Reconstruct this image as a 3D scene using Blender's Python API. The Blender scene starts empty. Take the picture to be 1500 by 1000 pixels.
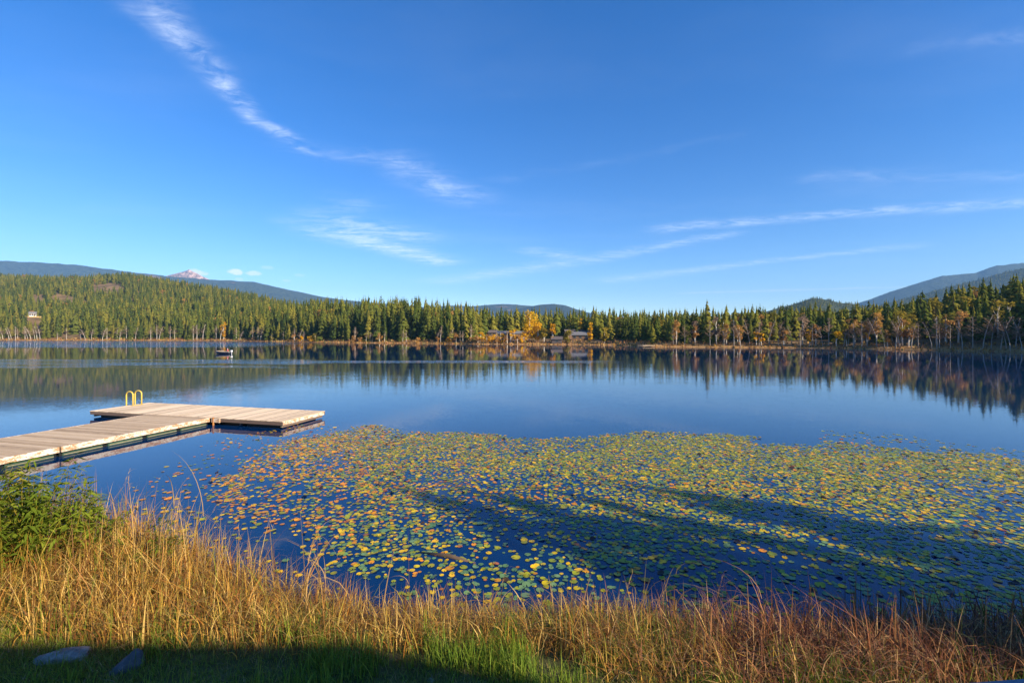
import bpy, bmesh, math, random
import numpy as np
from mathutils import Vector, Matrix
from math import radians, sin, cos, pi

scene = bpy.context.scene
C = scene.collection
random.seed(7)
RNG = np.random.default_rng(11)

# ------------------------------------------------------------------ camera
CAM_H = 4.4
F = 666.7            # focal length in photograph pixels (16 mm on 36 mm / 1500 px)
HY = 491.5           # row of the true horizon in the photograph
cd = bpy.data.cameras.new('camera'); cam = bpy.data.objects.new('camera', cd); C.objects.link(cam)
cd.lens = 16.0; cd.sensor_width = 36.0; cd.clip_start = 0.05; cd.clip_end = 30000
cd.shift_y = -8.5 / 1500
cam.location = (0, 0, CAM_H); cam.rotation_euler = (radians(90), 0, 0)
scene.camera = cam

# ------------------------------------------------------------------ sun and sky
SUN_EL, SUN_A = radians(25), radians(-36)      # SUN_A measured from +X towards +Y
SDIR = Vector((cos(SUN_EL) * cos(SUN_A), cos(SUN_EL) * sin(SUN_A), sin(SUN_EL)))
sd = bpy.data.lights.new('sun', 'SUN'); sun = bpy.data.objects.new('sun', sd); C.objects.link(sun)
sd.energy = 5.0; sd.angle = radians(0.53); sd.color = (1.0, 0.86, 0.66)
sun.rotation_euler = (-SDIR).to_track_quat('-Z', 'Y').to_euler()
sun.location = (60, -20, 60)
scene.view_settings.view_transform = 'Standard'
scene.view_settings.look = 'None'
scene.view_settings.exposure = 1.15
scene.view_settings.gamma = 1.0
scene.cycles.max_bounces = 4
scene.cycles.transparent_max_bounces = 12
scene.cycles.volume_bounces = 0
scene.cycles.caustics_reflective = False
scene.cycles.caustics_refractive = False

W = bpy.data.worlds.new('World'); scene.world = W; W.use_nodes = True


class NT:
    """small helper to write node graphs"""
    def __init__(s, tree):
        s.t = tree; s.n = tree.nodes; s.l = tree.links
    def node(s, typ, **kw):
        n = s.n.new(typ)
        for k, v in kw.items(): setattr(n, k, v)
        return n
    def put(s, sock, v):
        if isinstance(v, bpy.types.NodeSocket): s.l.new(v, sock)
        elif v is not None: sock.default_value = v
    def m(s, op, a, b=None, c=None, clamp=False):
        n = s.n.new('ShaderNodeMath'); n.operation = op; n.use_clamp = clamp
        s.put(n.inputs[0], a)
        if b is not None: s.put(n.inputs[1], b)
        if c is not None: s.put(n.inputs[2], c)
        return n.outputs[0]
    def vm(s, op, a, b=None, scale=None):
        n = s.n.new('ShaderNodeVectorMath'); n.operation = op
        s.put(n.inputs[0], a)
        if b is not None: s.put(n.inputs[1], b)
        if scale is not None: s.put(n.inputs['Scale'], scale)
        return n.outputs['Value'] if op in ('DOT_PRODUCT', 'LENGTH', 'DISTANCE') else n.outputs[0]
    def smooth(s, v, a, b, lo=0.0, hi=1.0):
        n = s.n.new('ShaderNodeMapRange'); n.interpolation_type = 'SMOOTHSTEP'
        s.put(n.inputs['Value'], v)
        s.put(n.inputs['From Min'], a); s.put(n.inputs['From Max'], b)
        s.put(n.inputs['To Min'], lo); s.put(n.inputs['To Max'], hi)
        return n.outputs[0]
    def lin(s, v, a, b, lo=0.0, hi=1.0):
        n = s.n.new('ShaderNodeMapRange')
        s.put(n.inputs['Value'], v)
        s.put(n.inputs['From Min'], a); s.put(n.inputs['From Max'], b)
        s.put(n.inputs['To Min'], lo); s.put(n.inputs['To Max'], hi)
        return n.outputs[0]
    def box(s, v, a, b, soft):
        return s.m('MULTIPLY', s.smooth(v, a - soft, a + soft), s.smooth(v, b - soft, b + soft, 1.0, 0.0))
    def noise(s, vec, scale, detail=3.0, rough=0.5, dist=0.0, out=0):
        n = s.n.new('ShaderNodeTexNoise')
        if vec is not None: s.put(n.inputs['Vector'], vec)
        n.inputs['Scale'].default_value = scale; n.inputs['Detail'].default_value = detail
        n.inputs['Roughness'].default_value = rough; n.inputs['Distortion'].default_value = dist
        return n.outputs[out]
    def mix(s, fac, a, b):
        n = s.n.new('ShaderNodeMix'); n.data_type = 'RGBA'
        s.put(n.inputs[0], fac); s.put(n.inputs[6], a); s.put(n.inputs[7], b)
        return n.outputs[2]
    def ramp(s, fac, stops):
        n = s.n.new('ShaderNodeValToRGB'); s.put(n.inputs[0], fac)
        e = n.color_ramp.elements
        while len(e) < len(stops): e.new(0.5)
        for k, (p, c) in enumerate(stops): e[k].position = p; e[k].color = (*c, 1)
        return n.outputs[0]
    def xyz(s, v):
        n = s.n.new('ShaderNodeSeparateXYZ'); s.put(n.inputs[0], v); return n.outputs
    def comb(s, x, y, z):
        n = s.n.new('ShaderNodeCombineXYZ'); s.put(n.inputs[0], x); s.put(n.inputs[1], y); s.put(n.inputs[2], z)
        return n.outputs[0]


def build_world():
    g = NT(W.node_tree); g.n.clear()
    sky = g.node('ShaderNodeTexSky', sky_type='NISHITA')
    sky.sun_disc = False; sky.sun_elevation = SUN_EL; sky.sun_rotation = pi / 2 - SUN_A
    sky.altitude = 600; sky.air_density = 1.0; sky.dust_density = 0.1; sky.ozone_density = 3.0
    hs = g.node('ShaderNodeHueSaturation'); hs.inputs['Saturation'].default_value = 1.35; hs.inputs['Hue'].default_value = 0.512
    g.l.new(sky.outputs[0], hs.inputs['Color'])
    # cirrus: points of a high flat layer, reached along the view direction
    d = g.node('ShaderNodeTexCoord').outputs['Generated']
    x, y, z = g.xyz(d)
    zc = g.m('MAXIMUM', z, 0.02)
    P = g.comb(g.m('DIVIDE', x, zc), g.m('DIVIDE', y, zc), 0.0)
    wob = g.vm('SUBTRACT', g.noise(P, 1.3, 4, 0.6, 0.0, 1), (0.5, 0.5, 0.5))
    Pw = g.vm('ADD', P, g.vm('SCALE', wob, scale=0.34))
    total = None
    def pt(px, py):
        u = (px - 750) / F; v = (HY - py) / F
        return (u / v, 1 / v)
    segs = [  # start, end (sky survey), half-width at both ends, strength
        (pt(190, -60), pt(235, 25), .05, .06, .38), (pt(235, 25), pt(330, 120), .065, .060, .58), (pt(330, 120), pt(385, 180), .055, .045, .66),
        (pt(385, 180), pt(455, 222), .05, .07, .60), (pt(455, 222), pt(580, 240), .10, .12, .22), (pt(580, 240), pt(670, 285), .13, .20, .36),
        (pt(490, 340), pt(645, 383), .28, .26, .74), (pt(500, 330), pt(590, 345), .3, .3, .55),
        (pt(980, 335), pt(1250, 312), .16, .13, .40), (pt(1250, 312), pt(1620, 290), .13, .13, .45),
        (pt(650, 412), pt(840, 384), .45, .30, .45), (pt(840, 384), pt(1060, 345), .30, .14, .40), (pt(780, 366), pt(860, 382), .2, .25, .4),
        (pt(900, 410), pt(1110, 384), .42, .2, .42), (pt(1110, 384), pt(1320, 362), .2, .2, .35),
        (pt(1010, 429), pt(1330, 420), .25, .2, .62), (pt(1340, 80), pt(1600, 40), .05, .04, .16),
        (pt(720, 262), pt(1080, 205), .07, .04, .05), (pt(430, 325), pt(520, 300), .2, .2, .18), (pt(1190, 262), pt(1600, 255), .12, .12, .14)]
    for a, b, wa, wb, st in segs:
        ba = (b[0] - a[0], b[1] - a[1], 0.0); L2 = ba[0] ** 2 + ba[1] ** 2
        pa = g.vm('SUBTRACT', Pw, (a[0], a[1], 0.0))
        t = g.m('MULTIPLY', g.vm('DOT_PRODUCT', pa, ba), 1 / L2)
        tcl = g.m('MAXIMUM', g.m('MINIMUM', t, 1.0), 0.0)
        near = g.vm('SUBTRACT', pa, g.vm('SCALE', ba, scale=tcl))
        w = g.m('MULTIPLY_ADD', tcl, wb - wa, wa)
        r = g.m('DIVIDE', g.vm('LENGTH', near), w)
        v = g.m('MULTIPLY', g.m('EXPONENT', g.m('MULTIPLY', g.m('MULTIPLY', r, r), -1.0)), st)
        total = v if total is None else g.m('MAXIMUM', total, v)
    # fibres, drawn out in the wind direction
    Pr = g.node('ShaderNodeMapping'); g.l.new(Pw, Pr.inputs[0])
    Pr.inputs['Rotation'].default_value = (0, 0, radians(-28)); Pr.inputs['Scale'].default_value = (1.0, 2.1, 1)
    f1 = g.noise(Pr.outputs[0], 3.6, 12, 0.68, 0.7)
    f2 = g.noise(P, 14.0, 8, 0.65, 0.4)
    fib = g.m('MULTIPLY', g.smooth(f1, 0.30, 0.72), g.smooth(f2, 0.2, 0.7, 0.45, 1.0))
    veil = g.m('MULTIPLY', g.smooth(g.noise(Pr.outputs[0], 0.35, 6, 0.6), 0.45, 0.8), 0.05)
    cov = g.m('ADD', g.m('MULTIPLY', total, fib), g.m('MULTIPLY', veil, g.smooth(z, 0.0, 0.2)))
    # small cumulus far beyond the ridge, each by direction
    nz = g.m('SUBTRACT', g.noise(d, 60.0, 4, 0.6), 0.5)
    for px, py, wx, wy, st in ((289, 400, 13, 6, .75), (285, 397, 9, 4, .5), (344, 398, 12, 5, .8), (371, 400, 12, 4, .6), (351, 409, 7, 2.4, .3),
                               (392, 392, 10, 3, .22), (440, 403, 8, 2.5, .2), (420, 411, 7, 2, .25)):
        u = (px - 750) / F; v = (HY - py) / F
        L = math.sqrt(1 + u * u + v * v); c = Vector((u / L, 1 / L, v / L))
        ex = Vector((c.y, -c.x, 0)).normalized(); ez = ex.cross(c)
        dx = g.m('DIVIDE', g.vm('DOT_PRODUCT', d, tuple(ex)), wx / F / L)
        dz = g.m('DIVIDE', g.vm('DOT_PRODUCT', g.vm('SUBTRACT', d, tuple(c)), tuple(ez)), wy / F / L)
        front = g.m('GREATER_THAN', g.vm('DOT_PRODUCT', d, tuple(c)), 0.5)
        r2 = g.m('ADD', g.m('MULTIPLY', dx, dx), g.m('MULTIPLY', dz, dz))
        b = g.m('MULTIPLY', g.smooth(g.m('MULTIPLY_ADD', nz, 2.6, r2), 0.25, 1.1, st, 0.0), front)
        cov = g.m('MAXIMUM', cov, b)
    cov = g.m('MINIMUM', cov, 0.85)
    skycol = hs.outputs[0]
    cl = g.mix(cov, skycol, (6.2, 6.7, 7.4, 1))
    bg = g.node('ShaderNodeBackground'); bg.inputs['Strength'].default_value = 0.095
    g.l.new(cl, bg.inputs['Color'])
    out = g.node('ShaderNodeOutputWorld'); g.l.new(bg.outputs[0], out.inputs['Surface'])
build_world()


# ------------------------------------------------------------------ helpers
def tag(o, label=None, cat=None, group=None, kind=None):
    if label: o['label'] = label
    if cat: o['category'] = cat
    if group: o['group'] = group
    if kind: o['kind'] = kind
    return o

def mesh_np(name, V, F3=None, F4=None, mats=(), col=None, midx=None, smooth=False):
    V = np.asarray(V, dtype=np.float32).reshape(-1, 3)
    me = bpy.data.meshes.new(name)
    idx = []; tot = []
    if F3 is not None and len(F3): F3 = np.asarray(F3, dtype=np.int32).reshape(-1, 3); idx.append(F3.ravel()); tot.append(np.full(len(F3), 3, np.int32))
    if F4 is not None and len(F4): F4 = np.asarray(F4, dtype=np.int32).reshape(-1, 4); idx.append(F4.ravel()); tot.append(np.full(len(F4), 4, np.int32))
    idx = np.concatenate(idx); tot = np.concatenate(tot)
    st = np.concatenate(([0], np.cumsum(tot)[:-1])).astype(np.int32)
    me.vertices.add(len(V)); me.vertices.foreach_set('co', V.ravel())
    me.loops.add(len(idx)); me.loops.foreach_set('vertex_index', idx)
    me.polygons.add(len(tot)); me.polygons.foreach_set('loop_start', st)
    for m in mats: me.materials.append(m)
    if midx is not None: me.polygons.foreach_set('material_index', np.asarray(midx, np.int32))
    if smooth: me.polygons.foreach_set('use_smooth', np.ones(len(tot), bool))
    me.update(calc_edges=True)
    if col is not None:
        a = me.color_attributes.new('col', 'FLOAT_COLOR', 'POINT')
        cc = np.ones((len(V), 4), np.float32); cc[:, :3] = col
        a.data.foreach_set('color', cc.ravel())
    me.validate()
    return me

def link(name, me, parent=None, loc=None, rz=None):
    o = bpy.data.objects.new(name, me); C.objects.link(o)
    if parent is not None: o.parent = parent
    if loc is not None: o.location = loc
    if rz is not None: o.rotation_euler = (0, 0, rz)
    return o

def empty(name, loc=(0, 0, 0), rz=0.0):
    o = link(name, None, None, loc, rz); o.empty_display_size = 0.2; return o

class MB:
    """collects boxes, tubes, prisms into one mesh"""
    def __init__(s): s.V = []; s.F = []
    def box(s, x0, x1, y0, y1, z0, z1, M=None):
        b = len(s.V)
        P = [(x0, y0, z0), (x1, y0, z0), (x1, y1, z0), (x0, y1, z0), (x0, y0, z1), (x1, y0, z1), (x1, y1, z1), (x0, y1, z1)]
        if M is not None: P = [tuple(M @ Vector(p)) for p in P]
        s.V += P
        s.F += [tuple(b + i for i in f) for f in ((3, 2, 1, 0), (4, 5, 6, 7), (0, 1, 5, 4), (1, 2, 6, 5), (2, 3, 7, 6), (3, 0, 4, 7))]
        return s
    def tube(s, pts, rad, n=6, caps=True):
        pts = [Vector(p) for p in pts]
        rad = rad if isinstance(rad, (list, tuple)) else [rad] * len(pts)
        b0 = len(s.V); up = Vector((0.31, 0.17, 0.93)).normalized()
        for i, p in enumerate(pts):
            t = (pts[min(i + 1, len(pts) - 1)] - pts[max(i - 1, 0)])
            t = t.normalized() if t.length > 1e-9 else Vector((0, 0, 1))
            a = t.cross(up)
            if a.length < 1e-3: a = t.cross(Vector((1, 0, 0)))
            a.normalize(); c = t.cross(a).normalized()
            for k in range(n):
                w = 2 * pi * k / n
                s.V.append(tuple(p + (a * cos(w) + c * sin(w)) * rad[i]))
        for i in range(len(pts) - 1):
            for k in range(n):
                k2 = (k + 1) % n
                s.F.append((b0 + i * n + k, b0 + i * n + k2, b0 + (i + 1) * n + k2, b0 + (i + 1) * n + k))
        if caps:
            s.F.append(tuple(b0 + k for k in reversed(range(n))))
            s.F.append(tuple(b0 + (len(pts) - 1) * n + k for k in range(n)))
        return s
    def poly(s, pts, f):
        b = len(s.V); s.V += [tuple(p) for p in pts]; s.F += [tuple(b + i for i in q) for q in f]; return s
    def mesh(s, name, mat, smooth=False, bevel=0.0):
        me = bpy.data.meshes.new(name); me.from_pydata(s.V, [], s.F)
        if bevel > 0:
            bm = bmesh.new(); bm.from_mesh(me)
            bmesh.ops.bevel(bm, geom=bm.edges[:], offset=bevel, segments=1, affect='EDGES'); bm.to_mesh(me); bm.free()
        me.materials.append(mat)
        if smooth:
            for p in me.polygons: p.use_smooth = True
        me.update(); return me
    def build(s, name, mat, parent=None, smooth=False, bevel=0.0):
        return link(name, s.mesh(name, mat, smooth, bevel), parent)

def copy_tree(o, parent=None):
    c = o.copy(); C.objects.link(c); c.parent = parent
    for ch in o.children: copy_tree(ch, c)
    return c

# ------------------------------------------------------------------ materials
def newmat(name):
    m = bpy.data.materials.new(name); m.use_nodes = True
    g = NT(m.node_tree); g.n.clear()
    return m, g

def finish(g, shader, disp=None):
    o = g.node('ShaderNodeOutputMaterial'); g.l.new(shader, o.inputs['Surface'])

def principled(g, col, rough=0.7, normal=None, metal=0.0, spec=0.3):
    p = g.node('ShaderNodeBsdfPrincipled')
    g.put(p.inputs['Base Color'], col); g.put(p.inputs['Roughness'], rough)
    p.inputs['Metallic'].default_value = metal
    g.put(p.inputs['Specular IOR Level'], spec)
    if normal is not None: g.l.new(normal, p.inputs['Normal'])
    return p.outputs[0]

def bump(g, h, strength=0.5, dist=0.02):
    b = g.node('ShaderNodeBump'); b.inputs['Strength'].default_value = strength; b.inputs['Distance'].default_value = dist
    g.l.new(h, b.inputs['Height']); return b.outputs[0]

def foliage_mat(name, stops, transl=0.3, nscale=0.9):
    """leaf colours: the individual picks from the ramp, clumps vary inside it"""
    m, g = newmat(name)
    rnd = g.node('ShaderNodeObjectInfo').outputs['Random']
    pos = g.node('ShaderNodeTexCoord').outputs['Object']
    n = g.noise(pos, nscale, 3, 0.6)
    fac = g.m('ADD', g.m('MULTIPLY', rnd, 0.72), g.m('MULTIPLY', g.m('SUBTRACT', n, 0.33), 0.9), clamp=True)
    col = g.ramp(fac, stops)
    d = g.node('ShaderNodeBsdfDiffuse'); g.l.new(col, d.inputs['Color'])
    t = g.node('ShaderNodeBsdfTranslucent'); g.l.new(col, t.inputs['Color'])
    mx = g.node('ShaderNodeMixShader'); mx.inputs[0].default_value = transl
    g.l.new(d.outputs[0], mx.inputs[1]); g.l.new(t.outputs[0], mx.inputs[2])
    finish(g, mx.outputs[0]); return m

def attr_mat(name, transl=0.3, rough=0.5, spec=0.2):
    m, g = newmat(name)
    a = g.node('ShaderNodeAttribute', attribute_name='col').outputs['Color']
    p = principled(g, a, rough, spec=spec)
    t = g.node('ShaderNodeBsdfTranslucent'); g.l.new(a, t.inputs['Color'])
    mx = g.node('ShaderNodeMixShader'); mx.inputs[0].default_value = transl
    g.l.new(p, mx.inputs[1]); g.l.new(t.outputs[0], mx.inputs[2])
    finish(g, mx.outputs[0]); return m

def simple(name, col, rough=0.6, var=0.25, nscale=6.0, metal=0.0, spec=0.3, bstr=0.0, stretch=None):
    m, g = newmat(name)
    co = g.node('ShaderNodeTexCoord').outputs['Object']
    if stretch:
        mp = g.node('ShaderNodeMapping'); g.l.new(co, mp.inputs[0]); mp.inputs['Scale'].default_value = stretch; co = mp.outputs[0]
    n = g.noise(co, nscale, 5, 0.62)
    c0 = tuple(v * (1 - var) for v in col); c1 = tuple(min(1, v * (1 + var)) for v in col)
    rnd = g.node('ShaderNodeObjectInfo').outputs['Random']
    c = g.ramp(g.m('ADD', g.m('MULTIPLY', n, 0.8), g.m('MULTIPLY', g.m('SUBTRACT', rnd, 0.5), 0.35), clamp=True), [(0.2, c0), (0.7, c1)])
    finish(g, principled(g, c, rough, bump(g, n, bstr, 0.02) if bstr else None, metal, spec)); return m

M = {}
M['conifer'] = foliage_mat('conifer_needles', [(0.0, (.032, .052, .014)), (0.3, (.068, .092, .018)), (0.65, (.145, .152, .024)), (1.0, (.250, .205, .032))], 0.2)
M['bark'] = simple('conifer_bark', (.11, .075, .05), .9, .3, 3, bstr=.4)
M['birchbark'] = simple('birch_bark', (.62, .56, .47), .8, .25, 2.0)
M['greybark'] = simple('grey_birch_bark', (.34, .30, .26), .8, .3, 2.0)
M['twig'] = foliage_mat('bare_twigs', [(0.0, (.20, .13, .095)), (0.5, (.30, .21, .15)), (1.0, (.40, .26, .14))], .3)
M['tanleaf'] = foliage_mat('dry_leaves', [(0.0, (.30, .15, .045)), (0.5, (.46, .25, .08)), (1.0, (.58, .33, .07))], .4)
M['yellow'] = foliage_mat('yellow_leaves', [(0.0, (.50, .25, .012)), (0.5, (.66, .36, .015)), (1.0, (.75, .45, .02))], .35)
M['olive'] = foliage_mat('olive_leaves', [(0.0, (.16, .13, .02)), (0.5, (.28, .22, .03)), (1.0, (.38, .28, .04))], .35)
M['willow'] = foliage_mat('willow_leaves', [(0.0, (.07, .11, .014)), (0.4, (.18, .24, .025)), (0.75, (.33, .34, .04)), (1.0, (.44, .30, .06))], .4, 6.0)
M['blade'] = attr_mat('grass_blades', .3, .55)
M['pad'] = attr_mat('lily_pads', .18, .42, .26)
M['brush'] = attr_mat('brush', .3, .8, .1)

def wood_mat(name, c0, c1, wear=(.1, .08, .06)):
    m, g = newmat(name)
    co = g.node('ShaderNodeTexCoord').outputs['Object']
    info = g.node('ShaderNodeObjectInfo')
    off = g.vm('ADD', co, g.comb(g.m('MULTIPLY', info.outputs['Random'], 37.0), 0.0, g.m('MULTIPLY', info.outputs['Random'], 11.0)))
    mp = g.node('ShaderNodeMapping'); g.l.new(off, mp.inputs[0]); mp.inputs['Scale'].default_value = (1.2, 14, 14)
    grain = g.noise(mp.outputs[0], 2.5, 6, .65)
    blot = g.noise(off, 1.7, 4, .6)
    f = g.m('ADD', g.m('MULTIPLY', grain, .45), g.m('ADD', g.m('MULTIPLY', blot, .35), g.m('MULTIPLY', g.m('SUBTRACT', info.outputs['Random'], .18), .46)))
    c = g.ramp(f, [(0.25, wear), (0.42, c0), (0.85, c1)])
    finish(g, principled(g, c, .8, bump(g, grain, .35, .01), spec=.2)); return m

M['deck_pale'] = wood_mat('pale_deck_wood', (.58, .44, .29), (.82, .64, .44), (.34, .25, .17))
M['deck_grey'] = wood_mat('grey_deck_wood', (.44, .315, .195), (.62, .47, .31), (.27, .19, .12))
M['fascia'] = wood_mat('weathered_fascia', (.50, .36, .23), (.80, .70, .56), (.36, .18, .08))
def worn_paint():
    m, g = newmat('worn_painted_fascia')
    co = g.node('ShaderNodeTexCoord').outputs['Object']
    mp = g.node('ShaderNodeMapping'); g.l.new(co, mp.inputs[0]); mp.inputs['Scale'].default_value = (1.0, 1.0, 3.0)
    a = g.noise(mp.outputs[0], 3.2, 6, .7); b = g.noise(mp.outputs[0], 17.0, 4, .65)
    bare = g.ramp(b, [(.3, (.26, .12, .05)), (.55, (.46, .27, .14)), (.75, (.58, .42, .28))])
    paint = g.ramp(b, [(.3, (.52, .43, .33)), (.7, (.80, .73, .62))])
    c = g.mix(g.smooth(g.m('MULTIPLY_ADD', b, .35, a), .60, .74), bare, paint)
    finish(g, principled(g, c, .8, bump(g, b, .4, .01), spec=.2)); return m
M['fascia'] = worn_paint()
M['fascia_dark'] = wood_mat('dark_fascia', (.13, .09, .07), (.21, .15, .12), (.07, .05, .04))
M['float_green'] = simple('green_float', (.035, .075, .05), .5, .3, 3, stretch=(1, 1, 5))
M['float_black'] = simple('black_float', (.012, .014, .012), .5, .3, 3)
M['scum'] = simple('float_waterline', (.26, .23, .15), .9, .3, 8)
M['ladder'] = simple('yellow_paint', (.72, .50, .07), .4, .12, 8, spec=.5)
M['rust'] = simple('rusty_steel', (.30, .13, .04), .9, .4, 12, bstr=.3)
M['rock'] = simple('granite', (.30, .285, .26), .9, .55, 16, bstr=.8)
M['rock_dark'] = simple('dark_granite', (.085, .085, .09), .8, .6, 11, bstr=.8)
M['rail'] = simple('grey_rail_paint', (.15, .18, .23), .6, .15, 9)
M['white_wall'] = simple('white_siding', (.74, .73, .72), .8, .1, 3)
M['grey_roof'] = simple('grey_roofing', (.17, .165, .165), .6, .15, 2)
M['dark_roof'] = simple('dark_shingle', (.11, .09, .085), .9, .3, 3)
M['red_roof'] = simple('red_metal_roof', (.34, .06, .05), .6, .2, 2)
M['log_wall'] = simple('brown_boards', (.20, .12, .07), .85, .3, 3)
M['tan_deck'] = simple('tan_boards', (.50, .33, .14), .8, .2, 3)
M['glass'] = simple('dark_glass', (.02, .025, .03), .1, .2, 2, spec=.8)
M['hull'] = simple('dark_hull', (.02, .024, .04), .35, .3, 4, spec=.5)
M['motor'] = simple('white_motor', (.75, .76, .78), .4, .05, 4)
M['kayak'] = simple('yellow_hull', (.75, .48, .03), .4, .1, 4)
M['jacket'] = simple('pink_red_jacket', (.45, .12, .12), .8, .15, 8)
M['skin'] = simple('skin', (.50, .30, .22), .6, .08, 8)

# ------------------------------------------------------------------ survey: pixels to places on a level plane
def ground_at(px, py, z=0.0):
    Y = F * (CAM_H - z) / (py - HY)
    return ((px - 750) / F * Y, Y)

# lake outline, far shore from the survey, the rest closed behind the frame's edges
FAR_PX = [(-30, 498.5), (100, 498.6), (200, 498.7), (300, 499.0), (350, 499.4), (400, 500.3), (470, 501.4), (540, 502.2), (600, 502.7), (660, 503.4), (700, 504.0), (760, 504.4),
          (850, 504.8), (900, 505.6), (950, 507.6), (1000, 508.1), (1100, 509.0), (1180, 509.8), (1250, 510.8), (1330, 512.3), (1400, 513.6), (1460, 515.0), (1510, 516.2)]
FAR = [ground_at(*p) for p in FAR_PX]
NEAR = [(139, 96), (128, 62), (104, 36), (72, 16), (46, 7.5), (30, 6.0), (20, 6.2), (12, 6.5), (7, 6.6), (4, 6.7), (1.5, 6.95), (-0.6, 7.0), (-2.2, 7.1), (-3.6, 7.4), (-5.0, 8.0), (-6.6, 8.9), (-9, 9.7),
        (-14, 10.3), (-20, 10.6), (-30, 11.5), (-60, 16), (-200, 40), (-420, 140), (-500, 300)]
LAKE = np.array(FAR + NEAR)

def shore_dist(x, y):
    """positive on land"""
    x = np.asarray(x, float).ravel(); y = np.asarray(y, float).ravel()
    best = np.full(x.shape, 1e18); inside = np.zeros(x.shape, bool)
    n = len(LAKE)
    for i in range(n):
        ax, ay = LAKE[i]; bx, by = LAKE[(i + 1) % n]
        ex, ey = bx - ax, by - ay
        t = np.clip(((x - ax) * ex + (y - ay) * ey) / (ex * ex + ey * ey), 0, 1)
        best = np.minimum(best, (x - ax - t * ex) ** 2 + (y - ay - t * ey) ** 2)
        cr = ((ay > y) != (by > y)) & (x < (bx - ax) * (y - ay) / ((by - ay) if by != ay else 1e-9) + ax)
        inside ^= cr
    d = np.sqrt(best)
    return np.where(inside, -d, d)

def vnoise(x, y, s, seed=0):
    """smooth value noise"""
    r = np.random.default_rng(seed); T = r.random((64, 64))
    u = np.asarray(x) / s; v = np.asarray(y) / s
    i = np.floor(u).astype(int); j = np.floor(v).astype(int)
    fu = u - i; fv = v - j; fu = fu * fu * (3 - 2 * fu); fv = fv * fv * (3 - 2 * fv)
    g = lambda a, b: T[a % 64, b % 64]
    return (g(i, j) * (1 - fu) + g(i + 1, j) * fu) * (1 - fv) + (g(i, j + 1) * (1 - fu) + g(i + 1, j + 1) * fu) * fv

def fbm(x, y, s, seed=0, oct=4):
    o = 0; a = 1; t = 0
    for k in range(oct): o = o + a * vnoise(x, y, s / 2 ** k, seed + k); t += a; a *= .5
    return o / t

RX = np.array([-400, 0, 60, 130, 180, 250, 300, 350, 400, 450, 520, 600, 700, 800, 900, 1000, 1150, 1300, 1360, 1420, 1500, 1700, 2200])
RH = np.array([135, 130, 127, 118, 121, 104, 86, 68, 48, 28, 8, 6, 4, 4, 4, 4, 5, 5.5, 9.5, 13.5, 16, 20, 24.])
RL = np.array([600, 585, 575, 560, 560, 520, 480, 450, 400, 300, 120, 100, 80, 80, 80, 60, 50, 50, 50, 60, 70, 80, 90.])
SXp = np.array([p[0] for p in FAR_PX] + [1700, 2300], float); SYp = np.array([p[1] for p in FAR] + [70, 30], float)
HOUSE = ((48 - 750) / F * 520, 520.0)

HOUSE_Z = 4.4 + (491.5 - 464.0) / 666.7 * 520 - 1.2

def ss(t): t = np.clip(t, 0, 1); return t * t * (3 - 2 * t)

def land_h(x, y):
    x = np.asarray(x, float); y = np.asarray(y, float)
    px = np.where(y > 5, 750 + F * x / np.maximum(y, 5), np.where(x > 0, 2300, -400))
    px = np.clip(px, -400, 2300)
    zs = np.interp(px, SXp, SYp); rh = np.interp(px, RX, RH); rl = np.interp(px, RX, RL)
    t = np.clip((y - zs) / rl, 0, 1)
    back = 1 - .75 * ss((y - zs - rl * 1.2) / 900)
    far = rh * (0.75 * t + .25 * ss(t)) * np.where(t >= 1, back, 1)
    far = far * (y > 20)
    far = far * (0.88 + .24 * fbm(x, y, 160, 3))
    q = ss(1.25 - np.hypot((x - HOUSE[0]) / 34, (y - HOUSE[1]) / 40))
    return far * (1 - q) + np.maximum(far, HOUSE_Z) * q

def ground_h(x, y):
    x = np.asarray(x, float); y = np.asarray(y, float)
    d = shore_dist(x, y).reshape(x.shape)
    r = np.hypot(x, y)
    nearm = ss((90 - r) / 50)                                     # near bank
    bank_n = .46 * ss((d + .25) / 1.9) - .02 + .05 * np.clip(d - 1.5, 0, 12) + .03 * (fbm(x, y, .8, 21) - .5)
    bank_f = 1.2 * ss(d / 9) + .01 + land_h(x, y) * ss(d / 25)
    land = np.maximum(bank_n, .004) * nearm + bank_f * (1 - nearm)
    bed = -np.clip(-d * .30, 0, 4.5) - .03
    return np.where(d > 0, np.maximum(land, .004), bed), d

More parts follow.
